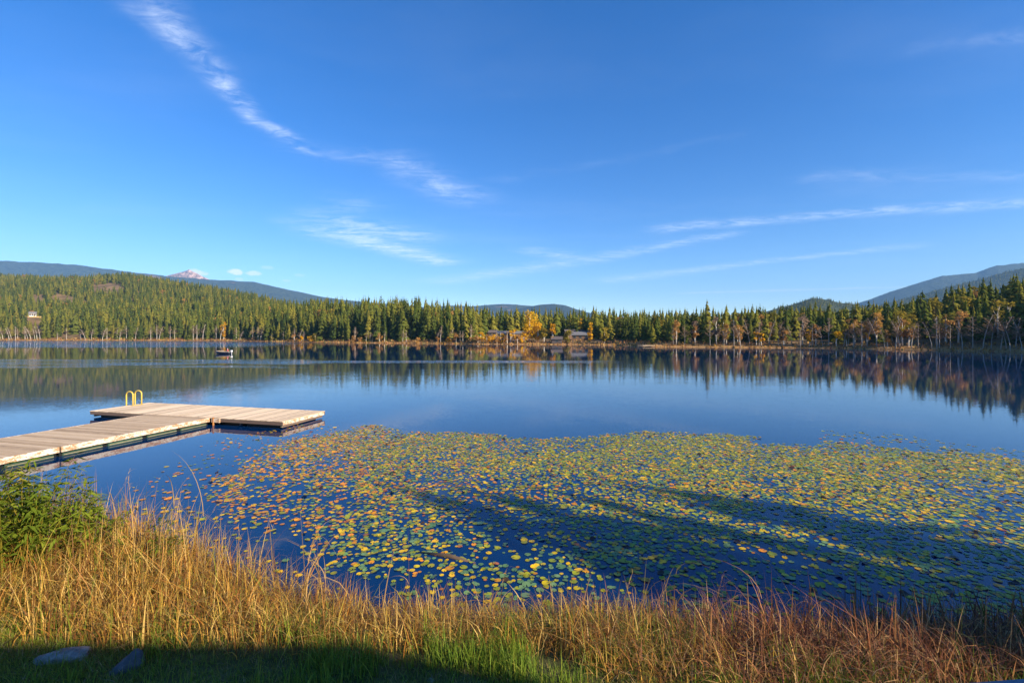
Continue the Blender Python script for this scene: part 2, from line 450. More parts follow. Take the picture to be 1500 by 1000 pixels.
# ------------------------------------------------------------------ ground
def build_ground():
    na = 1080
    rad = np.concatenate((np.linspace(.3, 14, 70), np.geomspace(14.4, 90, 60), np.geomspace(92, 700, 170), np.geomspace(715, 9000, 52)))
    ang = np.linspace(0, 2 * pi, na, endpoint=False)
    A, R = np.meshgrid(ang, rad)
    X = R * np.cos(A); Y = R * np.sin(A)
    Z, d = ground_h(X, Y)
    V = np.stack((X, Y, Z), -1).reshape(-1, 3)
    nr = len(rad)
    i = np.arange(nr - 1)[:, None] * na; j = np.arange(na)[None, :]; j2 = (j + 1) % na
    F4 = np.stack((i + j, i + na + j, i + na + j2, i + j2), -1).reshape(-1, 4)
    cz = ground_h(np.array([0.]), np.array([0.]))[0][0]
    V = np.vstack((V, [[0, 0, cz]])); c = len(V) - 1
    jj = np.arange(na)
    F3 = np.stack((np.full(na, c), jj, (jj + 1) % na), -1)
    m, g = newmat('earth_and_forest_floor')
    pos = g.node('ShaderNodeNewGeometry').outputs['Position']
    sdist = g.node('ShaderNodeAttribute', attribute_name='shore').outputs['Fac']
    x, y, z = g.xyz(pos)
    n1 = g.noise(pos, .05, 5, .6); n2 = g.noise(pos, 3.0, 5, .65); n3 = g.noise(pos, .6, 4, .6)
    forest = g.ramp(n1, [(.3, (.07, .055, .03)), (.5, (.18, .12, .06)), (.75, (.30, .19, .10))])
    lawn = g.ramp(n2, [(.3, (.05, .055, .02)), (.55, (.10, .10, .035)), (.8, (.18, .14, .07))])
    r = g.vm('LENGTH', pos)
    c = g.mix(g.smooth(r, 30, 60), lawn, forest)
    strip = g.m('MULTIPLY', g.smooth(sdist, 3.0, 9.0, 1.0, 0.0), g.smooth(r, 60, 90))
    c = g.mix(strip, c, g.ramp(n3, [(.3, (.26, .13, .04)), (.6, (.42, .25, .10)), (.75, (.55, .42, .27))]))
    bed = g.ramp(n3, [(.3, (.018, .02, .012)), (.7, (.05, .05, .03))])
    c = g.mix(g.smooth(z, -.06, .0, 1.0, 0.0), c, bed)
    finish(g, principled(g, c, .95, bump(g, n2, .5, .05), spec=.1))
    me = mesh_np('ground', V, F3, F4, (m,), smooth=True)
    a = me.attributes.new('shore', 'FLOAT', 'POINT'); a.data.foreach_set('value', np.append(d.ravel(), 5).astype(np.float32))
    tag(link('ground', me), 'lake bank, lawn and wooded land around the lake', kind='structure')
build_ground()

# ------------------------------------------------------------------ lake
def build_lake():
    m, g = newmat('lake_water')
    pos = g.node('ShaderNodeNewGeometry').outputs['Position']
    x, y, z = g.xyz(pos)
    u = g.m('DIVIDE', x, g.m('MAXIMUM', y, 1.0))
    # wind patches on the water, by place
    mp = g.node('ShaderNodeMapping'); g.l.new(pos, mp.inputs[0]); mp.inputs['Scale'].default_value = (.012, .055, 1)
    wn = g.noise(mp.outputs[0], 1.0, 4, .55)
    wy = g.m('MULTIPLY_ADD', g.m('SUBTRACT', wn, .5), 46.0, y)
    far_left = g.m('MULTIPLY', g.smooth(wy, 158, 178), g.smooth(x, -150, -75, 1.0, 0.0))
    wy2 = g.m('MULTIPLY_ADD', g.m('SUBTRACT', wn, .5), 14.0, y)
    mid_left = g.m('MULTIPLY', g.box(wy2, 62, 84, 5), g.smooth(x, -52, -24, 1.0, 0.0))
    thin = g.m('MULTIPLY', g.box(wy2, 74, 79, 2.0), g.box(x, -45, 8, 14))
    far_c = g.m('MULTIPLY', g.box(g.m('MULTIPLY_ADD', x, .25, wy2), 168, 176, 3), g.box(x, 38, 95, 12))
    mid = g.m('MULTIPLY', g.box(wy2, 20, 84, 9), g.box(x, -30, 30, 12))
    streak = g.smooth(g.noise(mp.outputs[0], 5.0, 3, .5), .35, .65)
    amp = g.m('ADD', g.m('MULTIPLY', far_left, .30), .006)
    amp = g.m('ADD', amp, g.m('MULTIPLY', g.m('MULTIPLY', mid_left, streak), .22))
    amp = g.m('ADD', amp, g.m('MULTIPLY', thin, .20))
    amp = g.m('ADD', amp, g.m('MULTIPLY', far_c, .14))
    amp = g.m('ADD', amp, g.m('MULTIPLY', mid, g.m('MULTIPLY_ADD', streak, .012, .008)))
    amp = g.m('MULTIPLY', amp, g.smooth(y, 12, 40, .55, 1.0))
    mw = g.node('ShaderNodeMapping'); g.l.new(pos, mw.inputs[0]); mw.inputs['Scale'].default_value = (.7, 1.4, 1)
    c1 = g.vm('SUBTRACT', g.noise(mw.outputs[0], 13.0, 2, .5, 0, 1), (.5, .5, .5))
    c2 = g.vm('SUBTRACT', g.noise(mw.outputs[0], 1.7, 2, .5, 0, 1), (.5, .5, .5))
    sl = g.vm('MULTIPLY', g.vm('ADD', g.vm('SCALE', c1, scale=3.2), g.vm('SCALE', c2, scale=.8)), (1, 1, 0))
    N = g.vm('NORMALIZE', g.vm('ADD', g.vm('SCALE', sl, scale=amp), (0, 0, 1)))
    fr = g.node('ShaderNodeFresnel'); fr.inputs['IOR'].default_value = 1.37; g.l.new(N, fr.inputs['Normal'])
    gl = g.node('ShaderNodeBsdfGlossy'); gl.inputs['Roughness'].default_value = .015; g.l.new(N, gl.inputs['Normal'])
    gl.inputs['Color'].default_value = (1, 1, 1, 1)
    df = g.node('ShaderNodeBsdfDiffuse'); df.inputs['Color'].default_value = (.001, .028, .112, 1)
    tr = g.node('ShaderNodeBsdfTransparent'); tr.inputs['Color'].default_value = (.25, .55, .62, 1)
    body = g.node('ShaderNodeMixShader'); body.inputs[0].default_value = .30
    g.l.new(df.outputs[0], body.inputs[1]); g.l.new(tr.outputs[0], body.inputs[2])
    mx = g.node('ShaderNodeMixShader'); g.l.new(fr.outputs[0], mx.inputs[0])
    g.l.new(body.outputs[0], mx.inputs[1]); g.l.new(gl.outputs[0], mx.inputs[2])
    finish(g, mx.outputs[0])
    me = mesh_np('lake', [(-640, 5.2, 0), (190, 5.2, 0), (190, 470, 0), (-640, 470, 0)], None, [(0, 1, 2, 3)], (m,))
    tag(link('lake', me), 'still blue lake reflecting the forest and sky', kind='structure')
build_lake()

# ------------------------------------------------------------------ mountains
def mountain(label, prof, D, col, colp, front=.62, back=1.35, seed=1, rough=.06, nx=260, base=0.0, patch=.62):
    px = np.linspace(prof[0][0], prof[-1][0], nx)
    py = np.interp(px, [p[0] for p in prof], [p[1] for p in prof])
    t = np.concatenate((np.linspace(0, 1, 40), np.linspace(1, 1.9, 18)[1:]))
    U = (px - 750) / F
    H = CAM_H + (HY - py) / F * D
    V = []
    for tt in t:
        Y = D * (front + (1 - front) * tt) if tt <= 1 else D * (1 + (back - 1) * (tt - 1) / .9)
        prof_t = (tt ** 1.15) if tt <= 1 else 1 - .8 * ((tt - 1) / .9) ** 1.4
        X = U * D * (.75 + .25 * (Y / D)); YY = np.full(nx, Y)
        n = fbm(X, YY, D * .12, seed, 5) - .5
        n2 = fbm(X, YY, D * .02, seed + 9, 3) - .5
        bend = min(tt, 1)
        Z = H * prof_t * (1 + 2.4 * rough * n * (4 * bend * (1 - bend)) * 2) + H * n2 * .02 + base
        # the crest line itself stays on the survey
        V.append(np.stack((U * Y if tt <= 1 else X, YY, np.maximum(Z, -1.0)), -1))
    V = np.concatenate(V); nt = len(t)
    i = np.arange(nt - 1)[:, None] * nx; j = np.arange(nx - 1)[None, :]
    F4 = np.stack((i + j, i + j + 1, i + nx + j + 1, i + nx + j), -1).reshape(-1, 4)
    m, g = newmat('mountain_cover')
    pos = g.node('ShaderNodeNewGeometry').outputs['Position']
    k = 3000 / D
    n1 = g.noise(pos, .004 * k, 6, .62); n2 = g.noise(pos, .05 * k, 4, .7)
    c = g.mix(g.smooth(n1, patch, patch + .06), g.ramp(n2, [(.35, tuple(v * .30 for v in col)), (.65, tuple(v * 1.8 for v in col))]), (*colp, 1))
    finish(g, principled(g, c, .95, bump(g, n2, 1.0, 14 / k), spec=.05))
    return tag(link('mountain', mesh_np('mountain', V, None, F4, (m,), smooth=True)), label, kind='structure')

FORESTC = (.040, .052, .026)
mountain('long wooded ridge on the skyline beyond the forested hill', [(-260, 378), (-120, 380), (0, 382), (60, 384), (120, 389), (180, 397), (240, 404), (300, 409), (345, 411), (372, 413), (400, 419), (440, 428), (480, 436), (520, 441), (580, 446), (660, 454)], 5600, FORESTC, (.20, .12, .08), seed=5, patch=.66)
mountain('bare pinkish rock summit rising above the wooded ridge', [(215, 412), (240, 404.5), (252, 402), (262, 399.5), (270, 397.5), (277, 394.8), (282, 397.5), (290, 401), (300, 406), (312, 412)], 6300, (.40, .27, .22), (.30, .20, .16), front=.9, back=1.08, seed=8, rough=.03, nx=120)
mountain('low wooded mountain beyond the cabins', [(560, 455), (600, 451), (635, 449), (660, 447.5), (690, 448.5), (715, 446.5), (735, 445), (755, 446), (790, 449), (860, 458), (900, 464)], 5600, FORESTC, (.22, .13, .07), seed=13, patch=.62)
mountain('dark rounded wooded mountain behind the yellow trees', [(740, 458), (765, 451), (790, 446.5), (812, 445), (828, 447), (845, 453), (862, 458), (900, 464), (940, 468)], 4600, (.034, .045, .026), (.20, .13, .07), seed=17, patch=.70)
mountain('high blue wooded mountain across the lake', [(1235, 454), (1263, 443), (1290, 434), (1313, 425), (1345, 415), (1380, 404), (1405, 402), (1433, 399), (1445, 394), (1460, 389), (1480, 387), (1500, 385), (1560, 376), (1700, 368), (1850, 380)], 4800, FORESTC, (.17, .10, .07), seed=23, patch=.68)
mountain('nearer wooded mountain shoulder across the lake', [(1260, 456), (1297, 446), (1330, 437), (1367, 427), (1400, 418), (1433, 410), (1470, 400), (1500, 393), (1560, 380), (1700, 372), (1850, 385)], 2600, (.045, .056, .026), (.16, .10, .06), front=.7, seed=29, patch=.70)
mountain('small wooded hill beyond the far shore', [(1120, 457), (1150, 449), (1167, 445), (1188, 437.5), (1202, 438), (1215, 440), (1228, 443), (1247, 445), (1275, 449), (1310, 456)], 1600, (.05, .06, .026), (.16, .10, .06), seed=31, patch=.72)

# ------------------------------------------------------------------ trees
def conifer_geo(seed, h=20.0, ratio=.15, nw=17, bare=.08):
    """whorls of drooping boughs, each a ragged apron of needles facing outwards"""
    r = random.Random(seed); V = []; T = []
    R0 = h * ratio
    for i in range(nw):
        t = bare + (1 - bare) * (i / (nw - 1)) ** .92
        R = R0 * max(0, 1 - t) ** .78 * r.uniform(.80, 1.15) + .010 * h * (1 - t) + .04
        if t < .2: R *= r.uniform(.6, .95)
        dzw = h / nw
        nb = max(4, int(10 - 5 * t)); a0 = r.uniform(0, 6.28)
        for k in range(nb):
            if r.random() < .10: continue
            a = a0 + 2 * pi * k / nb + r.uniform(-.3, .3); L = R * r.uniform(.6, 1.22)
            z = t * h + r.uniform(-.35, .35) * dzw
            drop = dzw * r.uniform(.5, 1.25) + L * r.uniform(.05, .4); w = L * r.uniform(.30, .48) + .08
            ca, sa = cos(a), sin(a)
            def P(f, s, dz): return (ca * L * f - sa * s, sa * L * f + ca * s, z + dz)
            b = len(V)
            V.extend([P(.12, 0, .35 * dzw), P(.55, w * .8, -.25 * drop), P(.78, w, -.8 * drop), P(.88, w * .25, -.45 * drop), P(1.08, r.uniform(-.2, .2) * w, -.95 * drop),
                      P(.86, -w * .3, -.5 * drop), P(.72, -w, -.85 * drop), P(.55, -w * .8, -.25 * drop), P(.66, 0, -.02 * drop)])
            T.extend([(b, b + 1, b + 8), (b + 1, b + 2, b + 3), (b + 1, b + 3, b + 8), (b + 8, b + 3, b + 4), (b + 8, b + 4, b + 5), (b + 8, b + 5, b + 7), (b + 7, b + 5, b + 6), (b, b + 8, b + 7)])
    b = len(V); s = .010 * h
    V.extend([(s, 0, h * .93), (-s * .5, s * .87, h * .93), (-s * .5, -s * .87, h * .93), (0, 0, h * 1.02)])
    T.extend([(b, b + 1, b + 3), (b + 1, b + 2, b + 3), (b + 2, b, b + 3)])
    return V, T

def trunk_mb(h, r0, n=6):
    return MB().tube([(0, 0, -.6), (0, 0, h * .3), (.05, .03, h * .7), (0, 0, h * .96)], [r0 * 1.25, r0, r0 * .6, .03], n)

CON = []           # (crown mesh, trunk mesh)
for k in range(9):
    ratio = [.18, .15, .21, .165, .225, .145, .19, .17, .215][k]
    v, t = conifer_geo(100 + k, 20.0, ratio, 17 + k % 3, [.06, .16, .04, .12, .05, .22, .08, .10, .05][k])
    CON.append((mesh_np('conifer_crown', v, t, None, (M['conifer'],)), trunk_mb(20, .20 + .02 * (k % 3)).mesh('conifer_trunk', M['bark'])))

def conifer_object(k, x, y, z, h, rz, label, group, cat='tree'):
    t = empty('conifer_tree', (x, y, z - .1), rz); s = h / 20.0
    wf = float(np.interp(x / max(y, 30), [.2, .5], [1.0, 1.22])); t.scale = (s * random.uniform(.9, 1.2) * wf, s * random.uniform(.9, 1.2) * wf, s)
    t.rotation_euler = (random.uniform(-.02, .02), random.uniform(-.02, .02), rz)
    link('crown', CON[k][0], t); link('trunk', CON[k][1], t)
    return tag(t, label, cat, group)

def leafy_geo(seed, h, w, n, leaf, clumps=11, base=.22, shape='round'):
    """leaf clumps in a broad crown: quads"""
    r = np.random.default_rng(seed); V = []; Q = []
    cs = []
    for _ in range(clumps):
        t = r.uniform(base, .95)
        prof = {'round': math.sin(pi * min(1, (t - base * .6) / (1.06 - base * .6))) ** .7, 'poplar': math.sin(pi * min(1, (t - base * .7) / (1.1 - base * .7))) ** .5}[shape]
        a = r.uniform(0, 6.28); q = w * .5 * prof * r.uniform(.2, .75)
        cs.append((cos(a) * q, sin(a) * q, t * h, w * r.uniform(.16, .30)))
    for i in range(n):
        c = cs[r.integers(len(cs))]
        dv = r.normal(size=3); dv /= np.linalg.norm(dv); rr = c[3] * r.uniform(.35, 1.05)
        p = np.array([c[0], c[1], c[2]]) + dv * rr * np.array([1, 1, .85])
        nv = r.normal(size=3) + dv * .8; nv /= np.linalg.norm(nv)
        a = np.cross(nv, r.normal(size=3)); a /= np.linalg.norm(a); b = np.cross(nv, a)
        s = leaf * r.uniform(.6, 1.3); k = len(V)
        V += [p + a * s, p + b * s * .6, p - a * s, p - b * s * .6]; Q.append((k, k + 1, k + 2, k + 3))
    return V, Q, cs

def limbs_mb(h, r0, cs, seed=0, lean=(0, 0)):
    r = random.Random(seed); mb = MB()
    tip = Vector((lean[0], lean[1], h * .85))
    mid = Vector((lean[0] * .3 + r.uniform(-.2, .2), lean[1] * .3, h * .45))
    mb.tube([(0, 0, -.5), tuple(Vector((lean[0] * .08, 0, h * .2))), tuple(mid), tuple(tip)], [r0 * 1.2, r0, r0 * .7, r0 * .15], 6)
    for c in cs:
        z0 = max(h * .15, c[2] - h * .2); f = z0 / (h * .85)
        s = Vector((lean[0] * f * f, lean[1] * f * f, z0)); e = Vector(c[:3]); m_ = (s + e) / 2 + Vector((0, 0, -h * .02))
        mb.tube([s, m_, e], [r0 * .42, r0 * .28, r0 * .08], 4, False)
    return mb

def bare_geo(seed, h, spread, lean):
    """white leaning stem with bare, fine branches"""
    r = random.Random(seed); tr = MB(); tw = MB()
    pts = []
    for i in range(6):
        f = i / 5
        pts.append(Vector((lean[0] * f ** 1.8 + r.uniform(-.1, .1), lean[1] * f ** 1.8, h * f * (1 - .10 * f * min(1, abs(lean[0]) / h)) - .4 * (i == 0))))
    r0 = .0155 * h ** .9
    tr.tube(pts, [r0 * (1.15 - .95 * i / 5) + .02 for i in range(6)], 6)
    for b in range(34):
        f = r.uniform(.38, .98); i = min(4, int(f * 5)); p = pts[i].lerp(pts[i + 1], f * 5 - i)
        a = r.uniform(0, 6.28); L = spread * r.uniform(.4, 1.0) * (1.25 - f)
        e = p + Vector((cos(a) * L, sin(a) * L, L * r.uniform(.35, 1.0)))
        tw.tube([p, p.lerp(e, .5) + Vector((0, 0, -.06 * L)), e], [.07, .05, .03], 3, False)
        for q in range(8):
            s = p.lerp(e, r.uniform(.3, .95)); a2 = a + r.uniform(-1.2, 1.2); l2 = L * r.uniform(.25, .55)
            tw.tube([s, s + Vector((cos(a2) * l2, sin(a2) * l2, l2 * r.uniform(.2, .9)))], [.05, .025], 3, False)
    return tr, tw

# ---- where the conifers stand
def visible_px(x, y, z): return 750 + F * x / y, HY - F * (z - CAM_H) / y

KEEP_OUT = []     # (px0, px1, py_top_allowed, Y_of_thing): sight lines to things that show in the photograph
def tree_sites():
    out = []
    def grid(x0, x1, y0, y1, s):
        gx, gy = np.meshgrid(np.arange(x0, x1, s), np.arange(y0, y1, s))
        return (gx + RNG.uniform(-.45, .45, gx.shape) * s).ravel(), (gy + RNG.uniform(-.45, .45, gx.shape) * s).ravel()
    # shoreline belt
    x, y = grid(-620, 330, 70, 560, 5.2)
    d = shore_dist(x, y); u = x / y
    k = (d > 5.0) & (d < 120) & (u > -1.3) & (u < 2.4)
    x, y, d = x[k], y[k], d[k]; out.append((x, y, d))
    # the hill behind
    x, y = grid(-1500, -150, 430, 1120, 7.0)
    d = shore_dist(x, y); u = x / y
    k = (d >= 120) & (u > -1.3) & (u < -.28)
    out.append((x[k], y[k], d[k]))
    x = np.concatenate([o[0] for o in out]); y = np.concatenate([o[1] for o in out]); d = np.concatenate([o[2] for o in out])
    z = ground_h(x, y)[0]
    px = 750 + F * x / y
    hx = [-500, 0, 300, 400, 470, 560, 620, 680, 720, 800, 900, 960, 1040, 1150, 1300, 1400, 1500, 1800, 3000]
    hh = [22, 24, 21, 23, 26, 26.5, 25, 22, 18, 17.5, 16.5, 15, 14.5, 15, 14.2, 14, 15.5, 18, 18]
    h = np.interp(px, hx, hh) * RNG.uniform(.52, 1.08, len(x))
    h = np.where(d > 120, 15 * RNG.uniform(.5, 1.2, len(x)), h)
    h = h * (0.78 + .22 * ss((d - 4) / 14) + .06 * (RNG.random(len(x)) < .06))
    keep = np.ones(len(x), bool)
    # clearings on the hill and the open cabin shore
    cl = lambda cx, cy, rx, ry: (((px - cx) / rx) ** 2 + (((HY - F * (z - CAM_H) / y) - cy) / ry) ** 2) < 1
    py = HY - F * (z - CAM_H) / y
    keep &= ~(cl(160, 424, 26, 8) & (d > 120)); keep &= ~(cl(92, 441, 22, 8) & (d > 60)); keep &= ~(cl(58, 441, 10, 7) & (d > 100))
    open_shore = (px > 700) & (px < 935) & (d < np.interp(px, [700, 730, 800, 870, 935], [10, 34, 30, 26, 8]))
    keep &= ~open_shore
    keep &= ~((np.abs(px - 106) < 14) & (d < 24))                 # dry grass slope
    thin = (px > 37) & (px < 64) & (y < HOUSE[1] + 6); keep &= ~(thin & (py - F * h / y < 468))
    keep &= ~((np.hypot(x - HOUSE[0], y - HOUSE[1]) < 13))
    # loosen the wood a little everywhere
    h = np.where(x / y > .25, np.interp(px, hx, hh) * RNG.uniform(.62, .98, len(x)) * (0.72 + .28 * ss((d - 4) / 14)), h)
    keep &= ~((x / y > .3) & (d < 14) & (RNG.random(len(x)) < .35))
    keep &= RNG.random(len(x)) > np.where(d > 120, .06 + .5 * (fbm(x, y, 130, 44) > .66), .10)
    return [a[keep] for a in (x, y, z, h, d, px)]

TX, TY, TZ, TH, TD, TPX = tree_sites()

def forest_points(name, x, y, z, h, meshes, label, wide=(.9, 1.25)):
    """one mass of trees: points carrying size, turn and kind, each drawn as a tree"""
    me = bpy.data.meshes.new(name); n = len(x)
    me.vertices.add(n); me.vertices.foreach_set('co', np.stack((x, y, z - .1), -1).astype(np.float32).ravel())
    wv = RNG.uniform(*wide, n) * np.interp(x / y, [.2, .5], [1.0, 1.25])
    s = np.stack((h / 20 * wv, h / 20 * wv, h / 20), -1).astype(np.float32)
    a = me.attributes.new('size', 'FLOAT_VECTOR', 'POINT'); a.data.foreach_set('vector', s.ravel())
    rr = np.zeros((n, 3), np.float32); rr[:, 2] = RNG.uniform(0, 6.28, n); rr[:, 0] = RNG.normal(0, .02, n)
    a = me.attributes.new('turn', 'FLOAT_VECTOR', 'POINT'); a.data.foreach_set('vector', rr.ravel())
    a = me.attributes.new('sort', 'INT', 'POINT'); a.data.foreach_set('value', np.where(RNG.random(n) < np.interp(x / y, [.15, .4], [.94, .66]), RNG.integers(0, 9, n), RNG.integers(0 if len(meshes) == 9 else 9, len(meshes), n)).astype(np.int32))
    col = bpy.data.collections.new(name + '_kinds')
    for i, mm in enumerate(meshes): col.objects.link(bpy.data.objects.new('%s_kind_%02d' % (name, i), mm))
    o = link(name, me)
    t = bpy.data.node_groups.new(name, 'GeometryNodeTree')
    t.interface.new_socket('Geometry', in_out='INPUT', socket_type='NodeSocketGeometry')
    t.interface.new_socket('Geometry', in_out='OUTPUT', socket_type='NodeSocketGeometry')
    N = t.nodes; L = t.links
    gi = N.new('NodeGroupInput'); go = N.new('NodeGroupOutput')
    ip = N.new('GeometryNodeInstanceOnPoints'); ci = N.new('GeometryNodeCollectionInfo')
    ci.inputs['Collection'].default_value = col; ci.inputs['Separate Children'].default_value = True; ci.inputs['Reset Children'].default_value = True
    def na(nm, ty):
        q = N.new('GeometryNodeInputNamedAttribute'); q.data_type = ty; q.inputs['Name'].default_value = nm; return q.outputs['Attribute']
    L.new(gi.outputs[0], ip.inputs['Points']); L.new(ci.outputs[0], ip.inputs['Instance']); ip.inputs['Pick Instance'].default_value = True
    L.new(na('sort', 'INT'), ip.inputs['Instance Index'])
    e = N.new('FunctionNodeEulerToRotation'); L.new(na('turn', 'FLOAT_VECTOR'), e.inputs[0]); L.new(e.outputs[0], ip.inputs['Rotation'])
    L.new(na('size', 'FLOAT_VECTOR'), ip.inputs['Scale']); L.new(ip.outputs[0], go.inputs[0])
    md = o.modifiers.new('trees', 'NODES'); md.node_group = t
    return tag(o, label, 'forest', kind='stuff')

WHOLE = []
for k in range(9):
    ratio = [.18, .15, .21, .165, .225, .145, .19, .17, .215][k]
    v, t = conifer_geo(300 + k, 20.0, ratio * 1.1, 11, .06); n0 = len(v); nt = len(t)
    tm = trunk_mb(20, .2, 4); v = v + tm.V; q = [f for f in tm.F if len(f) == 4]
    q = [tuple(i + n0 for i in f) for f in q]
    WHOLE.append(mesh_np('conifer', v, t, q, (M['conifer'], M['bark']), midx=[0] * nt + [1] * len(q)))
MIXED = list(WHOLE)
for k, mt in enumerate(('olive', 'tanleaf', 'conifer', 'conifer', 'conifer')):
    v, q, cs = leafy_geo(600 + k, 15.0, 8.5 if k < 3 else 7.5, 230, .75, 12, .12)
    tm = limbs_mb(15.0, .22, cs[:5], k); n0 = len(v); nq = len(q)
    q2 = [tuple(i + n0 for i in f) for f in tm.F if len(f) == 4]
    MIXED.append(mesh_np('broadleaf', [tuple(p) for p in v] + tm.V, None, list(q) + q2, (M[mt], M['bark']), midx=[0] * nq + [1] * len(q2)))

LANDMARKS = [(12, 'beside the thickest group of leaning birches'), (50, 'below the white hillside house'), (80, 'near the path down from the white house'), (106, 'by the dry grass slope'), (150, 'behind curved pale birches'), (190, 'between single birches and the kayak'), (236, 'behind the yellow kayak'),
             (290, 'behind the close row of white birch trunks'), (327, 'beside the lone bright yellow tree'), (375, 'where the forested hill runs down to the shore'), (440, 'behind orange shrubs at the start of the dense row'), (500, 'in the dense straight row past the first shrubs'),
             (550, 'in the tallest stretch of the dense row'), (600, 'in the dense row beside bare birches'), (650, 'at the end of the dense row'), (705, 'beside the brown cottage'), (750, 'behind the long pale-roofed cabin'), (790, 'behind the golden trees'), (835, 'behind the squat yellow-green tree'),
             (880, 'behind the open lawn shore'), (930, 'by the small far jetty'), (985, 'where the shaded bank begins'), (1037, 'beside the tallest pine of the bank'), (1100, 'behind the small yellow trees of the bank'), (1160, 'below the small far hill'), (1225, 'behind the yellow tree at the foot of the bank'),
             (1270, 'among the tan-leaved trees of the bank'), (1330, 'below the blue mountain slope'), (1390, 'in deep shade under the mountain shoulder'), (1450, 'on the rising end of the bank'), (1490, 'above the crossed white birches of the bank')]
def conifer_label(px, h, d):
    place = min(LANDMARKS, key=lambda q: abs(q[0] - px))[1]
    size = 'tall' if h > (20 if px < 700 else 14) else 'shorter'
    row = 'front-row' if d < 9 else 'second-row'
    return '%s %s conifer %s' % (size, row, place), '%s %s conifers %s' % (size, row, place)

app = TH / TY
inview = (np.abs(TX / TY) < 1.15)
score = np.where(inview & (TD < 40), app * np.where(TD < 13, 2.2, np.where(TD < 20, 1.1, .45)) * np.where(TX / TY < -.5, 1.15, 1.0), 0)
order = np.argsort(-score)
pick = order[:296]; rest = np.setdiff1d(np.arange(len(TX)), pick)
for i in pick:
    px = TPX[i]
    lab, grp = conifer_label(px, TH[i], TD[i])
    conifer_object(random.randrange(9), TX[i], TY[i], TZ[i], TH[i], random.uniform(0, 6.28), lab, grp)
hillm = TD[rest] > 120
ri = rest[~hillm]; forest_points('forest', TX[ri], TY[ri], TZ[ri], TH[ri], MIXED, 'deep conifer wood behind the shoreline trees')
ri = rest[hillm]; forest_points('hillside_forest', TX[ri], TY[ri], TZ[ri], TH[ri], MIXED, 'conifers covering the long hill above the shore')
# one tall pine standing above the others
for px, h, d0 in ((1037, 17.5, 9), (1490, 17, 30), (1440, 16, 34)):
    zz = np.interp(px, SXp, SYp) + d0; x = (px - 750) / F * zz
    conifer_object(0, x, zz, float(ground_h(np.array([x]), np.array([zz]))[0][0]), h, 1.0, 'tallest conifer overtopping the trees of the wooded bank', 'conifers overtopping the wooded bank')
# wooded hills farther off
def far_wood(name, label, n, pxr, prof, D, front, seed, h):
    r = np.random.default_rng(seed); p = r.uniform(*pxr, n); t = r.uniform(.15, 1.0, n) ** .7
    Y = D * (front + (1 - front) * t); X = (p - 750) / F * Y
    H = CAM_H + (HY - np.interp(p, [q[0] for q in prof], [q[1] for q in prof])) / F * D
    forest_points(name, X, Y, H * t ** 1.15 - 3, h * r.uniform(.6, 1.2, n), WHOLE, label)
far_wood('far_hill_forest', 'conifers covering the small hill beyond the far shore', 1500, (1130, 1300), [(1120, 457), (1150, 449), (1167, 445), (1188, 437.5), (1202, 438), (1215, 440), (1228, 443), (1247, 445), (1275, 449), (1310, 456)], 1600, .7, 3, 13)
far_wood('mountain_shoulder_forest', 'conifers on the nearer mountain shoulder across the lake', 7000, (1290, 1560), [(1260, 456), (1297, 446), (1330, 437), (1367, 427), (1400, 418), (1433, 410), (1470, 400), (1500, 393), (1560, 380)], 2600, .7, 4, 15)

# ---- birches, yellow trees and bare trees on the far shore
def shore_spot(px, d0):
    """a point d0 metres inland of the far shore, along the sight line of column px"""
    zz = np.interp(px, SXp, SYp); u = (px - 750) / F; y = zz
    for _ in range(60):
        dd = shore_dist([u * y], [y])[0]
        if dd >= d0: break
        y += .5
    return u * y, y, float(ground_h(np.array([u * y]), np.array([y]))[0][0])

BARE = {}
def bare_tree(name, px, d0, h, lean, label, group, var, trunk='birchbark', twig='twig'):
    key = (var, round(lean), trunk)
    if key not in BARE:
        a, b = bare_geo(500 + var * 7, 12.0, 3.2, (lean, 0))
        BARE[key] = (a.mesh('trunk', M[trunk], True), b.mesh('branches', M[twig]))
    x, y, z = shore_spot(px, d0)
    t = empty(name, (x, y, z - .1), random.uniform(-.5, .5)); t.scale = (h / 12,) * 3
    link('trunk', BARE[key][0], t); link('branches', BARE[key][1], t)
    return tag(t, label, 'tree', group)

for i, (px, h, ln) in enumerate([(1, 12, 0), (4, 13, -3), (13, 12, -4), (17, 13, -3), (23, 14, 0), (26, 11, 0), (36, 14, 0), (40, 13, -3), (46, 13, -4), (50, 12, -3), (54, 14, -4), (59, 14, -4), (84, 8, 0), (98, 12, 0),
                                 (118, 9, -4), (124, 11, -4), (133, 11, 3), (150, 12, 3), (156, 12, 0), (172, 12, 0), (175, 11, 3), (186, 14, 0), (199, 12, 3), (221, 13, 0), (229, 15, 0), (233, 14, 3),
                                 (250, 13, 0), (255, 12, 0), (283, 14, 0), (289, 15, 0), (296, 15, 3), (317, 14, 0), (322, 14, 3), (347, 12, 0), (352, 9, 4), (370, 12, 0), (377, 12, 0), (382, 13, 3)]):
    bare_tree('birch_tree', px + random.uniform(-1, 1), random.uniform(1.5, 5), h * .92, ln, 'white leaning birch trunk on the shore below the forested hill', 'leaning birches below the hill', i % 4)
for i, px in enumerate([415, 431, 438, 445, 520, 536, 542, 545, 563, 590, 595, 640, 645, 660, 674, 678, 690]):
    bare_tree('birch_tree', px, random.uniform(1.5, 5), random.uniform(6, 10), random.choice((0, 1, 3)), 'bare pale birch in front of the dense straight conifer row', 'birches before the conifer row', i % 4)
